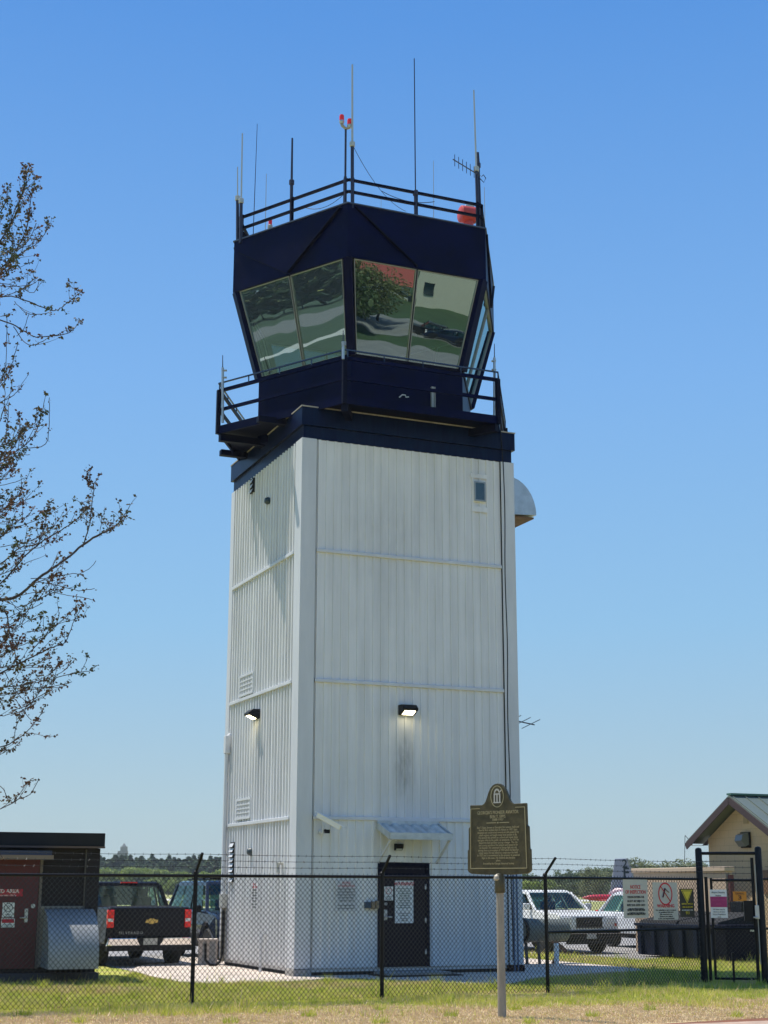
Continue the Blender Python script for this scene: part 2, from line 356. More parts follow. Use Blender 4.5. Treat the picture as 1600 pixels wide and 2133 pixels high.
# dark joint lines beside the corner trims (a real gap strip)
MB().box(.279, -.036, .17, .291, .03, 10.8).build('joint_strip', M['dark'], tw)
MB().box(4.586, -.036, .17, 4.596, .03, 10.8).build('joint_strip', M['dark'], tw)
# foundation, coloured near black to stand for the shade in the gap under the siding
MB().box(.05, .05, -.1, A-.05, A-.05, .17).build('foundation', M['dark'], tw)
MB().box(-.07, -.07, -.05, .30, .42, .16).build('corner_footing', M['conc_grey'], tw, bevel=.015)
MB().box(A-.30, -.06, -.05, A+.07, .35, .16).build('corner_footing', M['navy_dark'], tw, bevel=.015)
# parapet
def ring(mb, o, z0, z1, i=-.3):
    a, b, c, d = -o, A + o, -i, A + i   # outer square a..b, inner -i..
    q0, q1 = [(a,a),(b,a),(b,b),(a,b)], [(-i,-i),(A+i,-i),(A+i,A+i),(-i,A+i)]
    n = 4; v = [(*p, z0) for p in q0] + [(*p, z1) for p in q0] + [(*p, z0) for p in q1] + [(*p, z1) for p in q1]
    f = []
    for k in range(4):
        j = (k+1) % 4
        f += [(k, j, 4+j, 4+k), (8+j, 8+k, 12+k, 12+j), (4+k, 4+j, 12+j, 12+k), (8+k, 8+j, j, k)]
    return mb.add(v, f)
ring(MB(), .012, 10.80, 11.078, i=-.12).build('parapet_band', M['navy_wear'], tw)
ring(MB(), .073, 11.08, 11.47, i=-.15).build('parapet', M['navy_wear'], tw)
ring(MB(), .088, 11.472, 11.495, i=-.17).build('parapet_cap', M['cap'], tw)
MB().box(.14, .14, 11.2, A-.14, A-.14, 11.3).build('lower_roof', M['conc_grey'], tw)
# cab
HC = (A/2, A/2)
def hexv(Rr, z, k): t = R(-120 + 60*k); return Vector((HC[0] + Rr*cos(t), HC[1] + Rr*sin(t), z))
def hexl(Rr, z): return [hexv(Rr, z, k) for k in range(6)]
RB, RT, ZB, ZF, ZT = 2.665, 3.336, 12.87, 14.85, 16.09
MB().frustum(hexl(RB, 11.3), hexl(RB, ZB-.06)).build('cab_base_wall', M['navy'], tw)
MB().frustum(hexl(RB+.03, ZB-.058), hexl(RB+.045, ZB)).build('cab_sill', M['navy_dark'], tw)
def hexring(Ro, Ri, z0, z1):
    mb = MB(); v = hexl(Ro, z0) + hexl(Ro, z1) + hexl(Ri, z0) + hexl(Ri, z1); f = []
    for k in range(6):
        j = (k+1) % 6
        f += [(k, j, 6+j, 6+k), (12+j, 12+k, 18+k, 18+j), (6+k, 6+j, 18+j, 18+k), (12+k, 12+j, j, k)]
    return mb.add(v, f)
fas = hexring(RT, RT-.14, ZF, ZT).build('roof_fascia', M['navy'], tw)
for k in range(6):  # dark bars stand in for the shading along the fascia's creases
    a0, a1 = hexv(RT+.012, ZT-.06, k), hexv(RT+.012, ZT-.06, (k+1) % 6); mid = (hexv(RT, ZF+.03, k) + hexv(RT, ZF+.03, (k+1) % 6)) / 2
    nrm = Vector((mid.x - HC[0], mid.y - HC[1], 0)).normalized()
    mid += nrm*.012
    m1 = a0.lerp(a1, .05); m2 = a0.lerp(a1, .95)
    if k == 0: w1, w2 = .13, .04
    elif k == 5: w1, w2 = .04, .15
    else: w1 = w2 = .08
    if k == 5: m1 = m1 - Vector((0,0,.25))
    mb = MB(); mb.bar(m1, mid - (a1-a0).normalized()*.03, .02, w1, up=nrm); mb.build('fascia_crease_band', M['navy_dark'], fas)
    if k != 0:
        mb = MB(); mb.bar(m2, mid + (a1-a0).normalized()*.03, .02, w2, up=nrm); mb.build('fascia_crease_band', M['navy_dark'], fas)
hexring(RT+.03, RT-.17, ZT+.002, ZT+.028).build('roof_cap', mat('roof_cap_metal', (.10,.115,.15), .35, metal=.5), tw)
MB().frustum(hexl(RT-.16, ZF+.02), hexl(RT-.16, ZF+.06)).build('cab_ceiling', M['dark'], tw)
MB().frustum(hexl(RT-.16, ZT-.25), hexl(RT-.16, ZT-.2)).build('upper_roof', M['conc_grey'], tw)
for k in range(6):
    MB().bar(hexv(RB-.02, ZB-.02, k), hexv(RT-.10, ZF+.02, k), .19, .17, up=(HC[0]-hexv(1,0,k).x, HC[1]-hexv(1,0,k).y, 0)).build('cab_corner_post', M['navy'], tw)
RG = RT - .07
for k in range(6):
    b0, b1, t0, t1 = hexv(RB, ZB+.01, k), hexv(RB, ZB+.01, (k+1)%6), hexv(RG, ZF-.01, k), hexv(RG, ZF-.01, (k+1)%6)
    out = ((t0+t1)/2 - Vector((HC[0], HC[1], ZF))); out.z = 0; out.normalize()
    nn = (b1-b0).cross(t0-b0).normalized()
    if nn.dot(out) < 0: nn = -nn
    def lp(s, t): return (b0.lerp(b1, s)).lerp(t0.lerp(t1, s), t)
    for s0, s1 in ((.045, .492), (.508, .955)):
        q = [lp(s0, 0), lp(s1, 0), lp(s1, 1), lp(s0, 1)]
        fr = MB(); wv = .014
        for i in range(4): fr.bar(q[i], q[(i+1)%4], wv, .05, up=nn)
        wf = fr.build('cab_window_frame', M['alu'], tw)
        MB().add([p - nn*.01 for p in q], [(0,1,2,3)]).build('window_pane', M['cab_glass'], wf)
    MB().bar(lp(.5, 0) - nn*.03, lp(.5, 1) - nn*.03, .03, .05, up=nn).build('cab_mullion', M['navy_dark'], tw)
# inside of the cab
MB().frustum(hexl(RB-.12, ZB-.5), hexl(RB-.12, ZB-.45)).build('cab_floor', M['dark'], tw)
MB().frustum(hexl(1.9, ZB-.45), hexl(2.1, ZB+.12)).build('console_desk', M['navy_dark'], tw)
# catwalk
RW = 3.60
deck = MB().frustum(hexl(RW-.05, 11.50), hexl(RW-.05, 11.54)).build('catwalk_deck', M['navy_dark'], tw)
hexring(RW, RW-.05, 11.44, 11.62).build('catwalk_fascia', M['navy'], tw)
for k in range(6):
    a = hexv(RW-.05, 11.36, k); c = hexv(1.9, 11.36, k)
    MB().bar(a, c, .14, .16).build('catwalk_beam', M['navy_dark'], tw)
for yy in (1.0, 3.75):
    MB().bar((-.70, yy, 11.42), (.3, yy, 11.42), .16, .13).build('catwalk_beam', M['navy_dark'], tw)
rl = MB()
for z, h in ((12.0, .07), (12.45, .075)):
    for k in range(6): rl.bar(hexv(RW-.03, z, k), hexv(RW-.03, z, (k+1)%6), .05, h)
rail = rl.build('catwalk_railing', M['navy'], tw)
for k in range(6):
    MB().bar(hexv(RW-.01, 11.44, k), hexv(RW-.01, 12.46, k), .09, .09).build('railing_post', M['navy_dark'], rail)
tr = MB()
for k in range(6):
    a, b = hexv(RW-.0, 12.62, k), hexv(RW-.0, 12.62, (k+1)%6)
    tr.bar(a, b, .03, .03)
    for t in (.02, .25, .5, .75, .98): p = a.lerp(b, t); tr.bar(p, p - Vector((0,0,.16)), .022, .022)
tr.build('top_handrail', mat('glossy_rail_paint', (.012,.02,.05), .25, spec=.8), rail)
MB().box(2.98, .055, 11.60, 3.03, .115, 12.36).build('pale_strip', M['sign_grey'], tw)
MB().box(3.05, .055, 11.60, 3.07, .115, 12.36).build('pale_strip', M['sign_grey'], tw)
MB().tube([(2.2, .05, 12.0), (2.26, .02, 12.06), (2.33, .02, 12.06), (2.35, .03, 12.02), (2.42, .05, 12.04)], .014).build('loose_cable', M['white'], tw)
# roof railing
rr = MB(); RR = RT - .10
for z in (16.42, 16.70):
    for k in range(6): rr.bar(hexv(RR, z, k), hexv(RR, z, (k+1)%6), .055, .055)
rro = rr.build('roof_railing', M['navy_dark'], tw)
for k in range(6):
    a, b = hexv(RR, 0, k), hexv(RR, 0, (k+1)%6)
    for t in (.03, .5, .97):
        p = a.lerp(b, t); MB().bar((p.x, p.y, 15.9), (p.x, p.y, 16.76), .06, .06).build('railing_post', M['navy_dark'], rro)
p = hexv(RR, 0, 5); MB().bar((p.x+.3, p.y, 16.1), (p.x, p.y, 16.45), .07, .07).build('railing_brace', M['navy_dark'], rro)
# front door
fr = MB().box(1.70, -.03, .17, 1.77, .06, 2.16).box(2.75, -.03, .17, 2.82, .06, 2.16).box(1.77, -.03, 2.10, 2.75, .06, 2.16).box(1.77, -.03, 1.90, 2.75, .055, 1.95)
dm = mat('dark_purple_door_paint', (.004,.0015,.010), .45, spec=.2, noise=.3, nscale=3)
MB().box(1.70, .0, .17, 2.82, .045, 2.17).build('door_recess', M['navy_dark'], tw)
fr.build('door_frame', M['navy_dark'], tw)
door = MB().box(1.785, -.012, .22, 2.735, .04, 1.89).build('door', dm, tw, bevel=.006)
MB().box(1.77, -.005, 1.96, 2.75, .03, 2.09).build('transom_panel', dm, tw)
MB().tube([(1.86,-.02,1.12),(1.86,-.08,1.12),(1.98,-.08,1.12)], .014).box(1.83,-.022,1.06,1.90,-.012,1.26).build('door_handle', M['steel'], door)
MB().lathe([(.028,0),(.028,-.03)], (1.865,-.012,1.37), 'y', 12).build('door_lock', M['steel'], door)
for z in (.45, 1.05, 1.7): MB().box(2.72, -.03, z-.05, 2.75, -.012, z+.05).build('door_hinge', M['steel'], door)
MB().box(1.60, -.75, .03, 2.95, -.04, .10).build('door_step', M['conc_grey'], tw, bevel=.01)
MB().box(1.45, -.98, .03, 3.10, -.16, .055).build('door_mat_shade', M['rubber'], tw)  # one dark sheet for the mat and the shade around the step
# awning over the door
aw = MB(); n = 6; x0, x1 = 1.69, 3.0
pr_ = []
wd = (x1 - x0) / n
for i in range(n):
    a = x0 + i * wd; pr_ += [(a, 0), (a + wd*.25, 0), (a + wd*.4, .045), (a + wd*.85, .045)]
pr_.append((x1, 0))
top = [(x, -.03, 2.90 + h) for x, h in pr_]; bot = [(x, -.68, 2.66 + h) for x, h in pr_]
k = len(pr_); aw.add(top + bot, [(i, i+1, k+i+1, k+i) for i in range(k-1)])
am = mat('awning_metal', (.55,.58,.57), .45, metal=.2, noise=.3, nscale=4)
awn = aw.build('awning', am, tw)
MB().bar((x0-.02, -.70, 2.665), (x1+.02, -.70, 2.665), .03, .13).bar((x0-.012, -.03, 2.895), (x0-.012, -.70, 2.66), .03, .13).bar((x1+.012, -.03, 2.895), (x1+.012, -.70, 2.66), .03, .13).box(x0-.02,-.05,2.90,x1+.02,-.025,2.99).build('awning_edge', am, awn)
for x in (x0+.02, x1-.02): MB().bar((x, -.66, 2.60), (x, -.02, 2.17), .035, .035).build('awning_strut', M['trim'], awn)
# small window, cable, hood, vents
MB().box(3.92, -.046, 9.82, 4.22, -.001, 10.30).build('window_surround', M['siding'], tw, bevel=.01)
wf = MB().box(3.935,-.062,9.84,4.205,-.049,9.87).box(3.935,-.062,10.25,4.205,-.049,10.28).box(3.935,-.062,9.87,3.965,-.049,10.25).box(4.175,-.062,9.87,4.205,-.049,10.25).build('window_frame', M['alu'], tw)
MB().box(3.965,-.056,9.87,4.175,-.052,10.25).build('window_pane', M['car_glass'], wf)
MB().box(3.88,-.034,9.60,4.26,-.026,9.72).build('window_flashing', M['siding'], tw)
MB().box(3.86,-.034,10.36,4.26,-.026,10.46).build('window_flashing', M['siding'], tw)
cb = [(4.66 + .012*sin(z*2.1), -.05, z) for z in [11.45 - i*.35 for i in range(33)] if z > .0]
MB().tube([(4.52, -.14, 11.7), (4.56,-.13,11.52)] + [(4.60,-.095,11.2)] + cb[2:], .012, 6).build('cable', M['black'], tw)
for x in (4.70, 4.78): MB().tube([(x, -.06, 0), (x, -.06, 2.0)], .016, 8).build('conduit', mat('blue_grey_pipe', (.06,.12,.22), .5), tw)
hd = MB(); pts = [(A, 10.55)]
for i in range(9): t = R(90 - i*90/8); pts.append((A + .62*cos(t) + .02, 9.72 + .80*sin(t)))
pts = [(A+.0, 10.55)] + [(A + .70*sin(R(i*90/8)), 9.72 + .83*cos(R(i*90/8))) for i in range(9)] + [(A, 9.68)]
hood = MB().poly_y(pts, .15, 1.2).build('exhaust_hood', M['steel'], tw)
fixn(hood)
MB().box(A+.03, .20, 9.64, A+.66, 1.15, 9.675).build('hood_screen', mat('rusty_metal', (.16,.09,.05), .8, noise=.4, nscale=8), hood)
def wall_grille(y0, y1, z0, z1, cols=5, rows=4, tag_=None):
    g = MB().box(-.065, y0-.05, z0-.05, -.001, y1+.05, z0).box(-.055, y0-.05, z1, -.001, y1+.05, z1+.05).box(-.055, y0-.05, z0, -.001, y0, z1).box(-.055, y1, z0, -.001, y1+.05, z1)
    o = g.build('vent_grille', M['trim'], tw)
    MB().box(-.03, y0, z0, -.026, y1, z1).build('grille_back', M['conc_grey'], o)
    l = MB()
    for i in range(1, cols): y = y0 + (y1-y0)*i/cols; l.box(-.052, y-.012, z0, -.035, y+.012, z1)
    for i in range(1, rows): z = z0 + (z1-z0)*i/rows; l.box(-.05, y0, z-.014, -.037, y1, z+.014)
    l.build('grille_bars', M['trim'], o)
wall_grille(2.95, 3.85, 5.86, 6.24); wall_grille(2.95, 3.87, 3.17, 3.52)
def louvre(y0, y1, z0, z1, n):
    o = MB().box(-.06, y0, z0, -.02, y1, z1).build('louvre_vent', M['dark'], tw)
    l = MB()
    for i in range(n): z = z0 + (z1-z0)*(i+.5)/n; h = (z1-z0)/n*.45; l.add([(-.10,y0,z-h),(-.10,y1,z-h),(-.05,y1,z+h),(-.05,y0,z+h),(-.095,y0,z-h*1.2),(-.095,y1,z-h*1.2)], [(0,1,2,3),(0,4,5,1)])
    l.build('louvre_blades', M['trim'], o)
louvre(3.22, 3.44, 10.42, 10.76, 3); louvre(3.98, 4.25, 1.80, 2.65, 8)
for y, z in ((2.14, 9.95), (2.80, 2.42)): MB().lathe([(.075,0),(.085,-.04),(.06,-.10),(.02,-.11)], (-.02, y, z), 'x', 16).build('vent_cap', mat('dark_vent_metal', (.03,.05,.06), .5), tw)
MB().tube([(0, .75, 2.15), (-.14, .75, 2.15), (-.14, .72, 1.95)], .04).build('vent_pipe', M['sign_grey'], tw)
MB().tube([(-.02, 1.72, .75), (-.10, 1.72, .78), (-.14, 1.72, .7), (-.14, 1.72, .03)], .03).build('drain_pipe', M['trim'], tw)
MB().tube([(-.1, 4.56, 4.9), (-.1, 4.56, 1.6)], .045).tube([(-.1, 4.56, 4.98), (-.03, 4.56, 5.05)], .045).box(-.16,4.48,4.62,-.04,4.64,5.02).build('conduit', M['trim'], tw, bevel=.01)
MB().box(-.17, 4.40, 1.25, -.035, 4.62, 1.55).build('conduit_box', M['sign_grey'], tw, bevel=.01)
MB().tube([(-.1, 4.50, 1.3), (-.1, 4.50, .12)], .05).build('conduit', M['pole'], tw)
MB().tube([(-.14,4.36,1.2),(-.14,4.36,.3),(-.2,4.33,.12),(-.3,4.3,.05),(-.42,4.34,.06),(-.5,4.42,.16),(-.5,4.45,.5)], .03).build('hose', M['black'], tw)
MB().box(1.40, -.10, 1.29, 1.52, -.025, 1.41).build('switch_box', mat('blue_grey_box', (.03,.06,.10), .5), tw, bevel=.006)
MB().box(1.54, -.09, 1.27, 1.62, -.025, 1.42).box(1.63, -.11, 1.28, 1.69, -.025, 1.43).build('keypad', mat('tan_box', (.24,.18,.11), .5), tw, bevel=.006)
# ---- things fixed to the tower
def wall_lamp(label, loc, rz, lit=True):
    t = thing('wall_lamp', label, 'wall lamp', loc, rz, 'lit wall lamps on the tower')
    h = MB(); h.add([(-.18,0,-.10),(.18,0,-.10),(.18,0,.10),(-.18,0,.10),(-.17,-.16,.10),(.17,-.16,.10),(.17,-.26,.02),(-.17,-.26,.02),(-.17,-.25,-.02),(.17,-.25,-.02),(-.17,-.04,-.11),(.17,-.04,-.11)],
        [(0,3,2,1),(3,4,5,2),(4,7,6,5),(7,8,9,6),(8,10,11,9),(10,0,1,11),(0,10,8,7,4,3),(1,2,5,6,9,11)])
    ho = h.build('lamp_housing', M['black'], t, bevel=.012)
    a, b = Vector((0,-.25,-.02)), Vector((0,-.04,-.11)); d = (b-a); nn = Vector((0, -.09, -.21)).normalized()*.004
    p0, p1 = a + d*.12 + nn, a + d*.88 + nn
    MB().add([(-.12,*p0[1:]),(.12,*p0[1:]),(.12,*p1[1:]),(-.12,*p1[1:])], [(0,1,2,3)]).build('lamp_lens', M['lamp_lens'], t)
    return t
def tl(x, y, z): return C0 + U*x + V*y + Vector((0,0,z))
lf = wall_lamp('dark wall lamp glowing above the awning on the shaded front', tl(2.31, -.03, 5.22), ANG)
wall_lamp('dark wall lamp glowing on the sunlit left side of the tower', tl(-.03, 2.6, 5.30), ANG - pi/2)
ol = thing('door_lamp', 'small dark lamp tucked under the door awning', 'wall lamp', tl(2.13, -.03, 2.47), ANG)
MB().add([(-.09,0,-.07),(.09,0,-.07),(.09,0,.07),(-.09,0,.07),(-.08,-.11,.065),(.08,-.11,.065),(.08,-.10,-.01),(-.08,-.10,-.01)],[(3,2,1,0),(3,4,5,2),(4,7,6,5),(7,0,1,6),(0,7,4,3),(1,2,5,6)]).build('lamp_housing', M['black'], ol, bevel=.008)
MB().box(-.06,-.07,-.075,.06,-.02,-.03).build('lamp_lens', M['sign_grey'], ol)
# security camera
sc_ = thing('security_camera', 'white security camera on a bracket left of the door awning', 'security camera', tl(.47, -.035, 2.74), ANG)
MB().lathe([(.05,0),(.05,-.03)], (0,0,0), 'y', 14).tube([(0,-.02,0),(-.02,-.16,-.02),(-.02,-.2,.12)], .022).build('bracket', M['trim'], sc_)
bd = MB().bar((-.14,-.16,.33), (.26,-.42,.07), .11, .10).build('camera_body', M['white'], sc_, bevel=.02)
MB().bar((-.17,-.15,.39), (.33,-.47,.075), .14, .012).build('sun_shield', M['white'], sc_)
MB().lathe([(.03,0),(.03,-.02)], (.0,-.24,.02), 'y', 12).box(.0,-.27,-.03,.09,-.19,.04).build('sensor', M['black'], sc_)
db = thing('dome_camera', 'tiny white dome camera on the right edge of the tower', 'security camera', tl(A+.10, .2, 7.56), ANG)
MB().lathe([(.001,.055),(.04,.04),(.055,0),(.04,-.04),(.001,-.055)], n=14).build('dome', M['white'], db, smooth=True)
MB().bar((-.08,0,.02),(0,0,.02),.03,.03).build('arm', M['trim'], db)
# ---- antennas and lights on the cab roof
def antenna(label, pts, col='antenna', base=None, whip=.012, group='antennas on the cab roof', elem=None):
    """pts: world points bottom -> top"""
    a, b = Vector(pts[0]), Vector(pts[-1])
    t = thing('antenna', label, 'antenna', a, 0, group)
    lo = [Vector(p) - a for p in pts]
    if base:
        k = base; m = lo[0].lerp(lo[-1], k)
        MB().tube([lo[0], m], .038 if whip > .014 else .028, 8).build('mast', M['antenna_dark'], t)
        MB().lathe([(.045,-.06),(.06,-.05),(.06,.05),(.045,.06)], tuple(m), n=10).build('collar', M[col], t)
        MB().tube([m, lo[-1]], whip, 6, whip*.75).build('whip', M[col], t)
    else:
        MB().tube([lo[0], lo[-1]], whip, 6, whip*.5).build('whip', M[col], t)
        MB().lathe([(.02,0),(.02,.22)], n=8).build('mast', M['antenna_dark'], t)
    return t
def ant(label, pxb, pxt, pyt, d, zb=16.0, **k):
    b = yp(pxb, 440, d); b.z = zb
    top = yp(pxt, pyt, d)
    return antenna(label, [b, top], **k)
ant('pale whip antenna on a dark mast at the left roof corner', 503, 505, 278, 31.55, base=.38, whip=.021)
ant('short slim grey antenna left of the left corner mast', 497, 495, 348, 31.7, base=.6, whip=.016)
ant('thin dark whip leaning slightly right, second tall wire from the left', 528, 536, 258, 33.0, col='antenna_dark', whip=.013)
ant('thin grey whip rising just behind the small red roof light', 554, 555, 362, 33.5, whip=.014)
ant('short thick dark mast halfway along the left roof rail', 607, 609, 288, 30.9, col='antenna_dark', base=.52, whip=.03)
ant('tall pale rod antenna beside the twin red lights at the near corner', 734, 734, 135, 29.75, base=.44, whip=.027)
ant('tallest thin dark whip halfway along the right roof rail', 866, 863, 122, 30.4, col='antenna_dark', base=.17, whip=.016)
ant('thin grey whip between the tall dark whip and the right corner', 903, 903, 335, 34.5, whip=.014)
ant('tiny grey rod just above the roof edge right of the near corner', 793, 794, 408, 35.5, whip=.012)
ant('tall pale rod antenna on a mast at the right roof corner', 996, 987, 188, 31.1, base=.45, whip=.024)
ant('short thin grey rod right of the right corner masts', 1009, 1009, 390, 33.0, whip=.014)
o = ant('black pole with rounded cap at the right roof corner behind the small comb antenna', 1001, 995, 318, 31.3, col='antenna_dark', base=.85, whip=.05)
def yagi(label, a, b, n, el, dark, group):
    a, b = Vector(a), Vector(b); t = thing('comb_antenna', label, 'antenna', a, 0, group); b = b - a
    MB().tube([(0,0,0), b], .013, 6).build('boom', M['antenna_dark'], t)
    e = MB()
    for i in range(n):
        p = b * ((i + .6) / n); e.tube([p - Vector(el)*.5, p + Vector(el)*.5], .008, 5)
    e.build('elements', M['antenna_dark'], t); return t
yagi('small comb antenna pointing left from the right corner mast', yp(1000, 366, 31.2), yp(944, 332, 29.9), 7, (0,0,.28), True, 'antennas on the cab roof')
MB_ = MB().tube([yp(1000,372,31.2), yp(1008,380,31.2), yp(1012,371,31.2), yp(1007,364,31.2), yp(1003,368,31.2)], .010, 6)
tag(MB_.build('coiled_cable', M['black'], None), 'small loop of black cable hanging off the right roof mast', 'cable')
yagi('small spiky antenna sticking out of the right side of the tower', tl(A+.02, .9, 5.30), tl(A+.75, .55, 5.12), 4, (.35,-.5,.14), False, 'side antennas')
tag(MB().tube([tl(A+.03,.9,5.28), tl(A+.10,.9,5.0), tl(A+.04,.88,4.6), tl(A+.03,.88,4.3)], .008, 5).build('antenna_cable', M['black'], None), 'thin cable dropping from the spiky side antenna', 'cable')
# twin red obstruction lights
b = yp(719, 420, 29.8); ob = thing('obstruction_light', 'twin red lights on a forked pole at the near roof corner', 'warning light', (b.x, b.y, 16.0), 0)
tz = yp(720, 268, 29.8).z - 16.0
MB().tube([(0,0,0),(.0,0,tz)], .024).lathe([(.035,.62),(.035,.78)], n=8).build('mast', M['antenna_dark'], ob)
MB().tube([(-.09,0,tz+.16),(-.08,0,tz+.08),(0,0,tz),(.06,0,tz+.02),(.085,0,tz+.07)], .035).build('fork', M['cap'], ob)
for x, z in ((-.09, tz+.16), (.085, tz+.06)):
    MB().lathe([(.045,-.04),(.058,0),(.058,.03)], (x,0,z), n=14).build('lamp_base', M['steel'], ob)
    MB().lathe([(.052,.03),(.055,.13),(.045,.17),(.01,.19)], (x,0,z), n=14).build('lens', M['red_lens'], ob, smooth=True)
b = yp(563, 470, 32.2); b.z = 15.95; ob = thing('obstruction_light', 'single small red light behind the left roof edge', 'warning light', b, 0)
hz = yp(563, 470, 32.2).z - 15.95
MB().lathe([(.03,0),(.03,hz-.1),(.06,hz-.1),(.06,hz),(.04,hz+.02)], n=12).build('lamp_base', M['cap'], ob)
MB().lathe([(.042,hz+.02),(.045,hz+.13),(.02,hz+.17)], n=12).build('lens', M['red_lens'], ob, smooth=True)
# rotating beacon
b = yp(976, 448, 32.3); bc = thing('rotating_beacon', 'red and white drum beacon beside the right roof corner', 'beacon', b, R(20))
MB().lathe([(.17,-.22),(.20,-.20),(.21,.12),(.17,.17)], (0,0,0), 'x', 22).build('drum', M['orange'], bc, smooth=True)
MB().lathe([(.19,.171),(.14,.22),(.04,.25)], (0,0,0), 'x', 22).build('lens', M['sign_grey'], bc, smooth=True)
MB().lathe([(.10,-.5),(.12,-.2),(.08,-.12)], n=14).build('pedestal', M['orange'], bc)
MB().box(-.12,-.12,.12,.12,.12,.22).build('top_housing', M['sign_grey'], bc, bevel=.04)
def catenary(a, b, sag, n=14):
    a, b = Vector(a), Vector(b); return [a.lerp(b, i/n) - Vector((0,0,sag*4*(i/n)*(1-i/n))) for i in range(n+1)]
tag(MB().tube(catenary(yp(736,305,29.75), yp(845,440,33), .25), .007, 4).build('guy_cable', M['black'], None), 'thin cable sagging from the near corner antenna to the roof', 'cable')
tag(MB().tube(catenary(yp(795,398,30.0), yp(905,420,32), .12), .009, 4).build('slack_cable', M['black'], None), 'slack dark cable behind the right roof rail', 'cable')
tag(MB().tube(catenary(yp(630,430,32.0), yp(716,405,30), .18), .008, 4).build('slack_cable', M['black'], None), 'slack dark cable behind the left roof rail', 'cable')
# catwalk antennas
def stub(label, px, pyb, pym, pyt, d):
    b, m, tp = yp(px, pyb, d), yp(px, pym, d), yp(px, pyt, d)
    t = thing('antenna', label, 'antenna', b, 0, 'small antennas on the catwalk rail')
    MB().tube([(0,0,0), m-b], .03, 8).build('mast', M['steel'], t)
    MB().tube([m-b, tp-b], .012, 6, .008).build('whip', M['antenna_dark'], t)
    for k in (.82, .95): MB().box(-.04,-.04,(m.z-b.z)*k-.01,.06,.04,(m.z-b.z)*k+.01).build('clamp', M['steel'], t)
stub('small grey stub antenna at the left end of the catwalk', 464, 880, 766, 740, 31.5)
stub('small white stub antenna at the near corner of the catwalk', 715, 748, 712, 688, 29.35)
stub('small grey stub antenna at the right end of the catwalk', 1030, 885, 745, 716, 31.3)
# signs on the tower
def sign(name, label, loc, rz, w_, h_, face, th=.006, group=None, cat='sign'):
    t = thing(name, label, cat, loc, rz, group)
    MB().box(-w_/2, 0, -h_/2, w_/2, th, h_/2).build('board', face, t)
    return t
def lines(t, rows, size, z0, dz, m, w_=None, y=-.003, sx=.9):
    o = text('\n'.join(rows), size, m, t, (0, y, z0 - dz*(len(rows)-1)/2), sx=sx, lines=dz/size)
    return o
s = sign('warning_sign', 'tall white WARNING! sign on the dark tower door', tl(2.265, -.022, 1.41), ANG, .40, .82, M['sign_white'])
text('WARNING!', .085, M['red_ink'], s, (0,-.003,.345), bold=.002)
lines(s, ['Whoever enters this area', 'or tampers with any', 'air navigation facility', 'or device without', 'authority of the FAA,', 'commits a violation', 'and may be subject to', 'a criminal penalty of', 'fine and imprisonment'], .036, .255, .046, mat('green_ink', (.01,.07,.04), .6))
lines(s, ['For information contact', 'the facility office'], .03, -.22, .04, M['ink']); lines(s, ['Federal Aviation', 'Administration'], .028, -.32, .035, M['ink'])
def gun_symbol(t, r, z, m, mi):
    n = 24; mb = MB(); v = []
    for i in range(n): a = 2*pi*i/n; v += [(r*cos(a), -.003, z + r*sin(a)), (r*.86*cos(a), -.003, z + r*.86*sin(a))]
    mb.add(v, [(2*i, (2*i+2) % (2*n), (2*i+3) % (2*n), 2*i+1) for i in range(n)])
    mb.bar((-r*.66,-.004,z+r*.66),(r*.66,-.004,z-r*.66), .004, r*.13, up=(0,1,0)); mb.build('ban_ring', m, t)
    MB().bar((-r*.1,-.0035,z+r*.5),(-r*.42,-.0035,z-r*.3), .003, r*.26, up=(0,1,0)).bar((-r*.05,-.0035,z+r*.45),(r*.5,-.0035,z+r*.12), .003, r*.14, up=(0,1,0)).build('symbol', mi, t)
s = sign('no_weapons_notice', 'small no weapons notice on the door left of the WARNING! sign', tl(1.93, -.022, 1.57), ANG, .19, .27, M['sign_white'])
gun_symbol(s, .065, .05, M['red_ink'], M['ink']); lines(s, ['WARNING', 'Weapons', 'prohibited'], .026, -.06, .028, M['ink'])
s = sign('inspection_notice', 'NOTICE OF INSPECTION lettering on the shaded front wall left of the door', tl(1.02, -.028, 1.53), ANG, .44, .60, M['trim'], group='inspection notices')
lines(s, ['NOTICE', 'OF INSPECTION'], .06, .24, .06, M['red_ink'], sx=.8)
BL = ['PERSONS ENTERING THIS', 'FACILITY ARE SUBJECT TO', 'INSPECTION. ENTRY ONTO', 'THIS PROPERTY IMPLIES', 'CONSENT TO SEARCH']
lines(s, BL, .042, .12, .055, M['ink'], sx=.75); lines(s, ['REFUSAL TO PERMIT INSPECTION', 'WILL RESULT IN DENIAL OF ENTRY'], .036, -.19, .055, M['ink'], sx=.62)
s = sign('inspection_notice', 'NOTICE OF INSPECTION lettering on the sunlit left wall of the tower', tl(-.03, 2.54, 1.53), ANG - pi/2, .44, .56, M['trim'], group='inspection notices')
lines(s, ['NOTICE', 'OF INSPECTION'], .06, .22, .06, M['red_ink'], sx=.8); lines(s, BL, .04, .10, .055, M['ink'], sx=.75); lines(s, BL[:2], .036, -.19, .055, M['ink'], sx=.75)

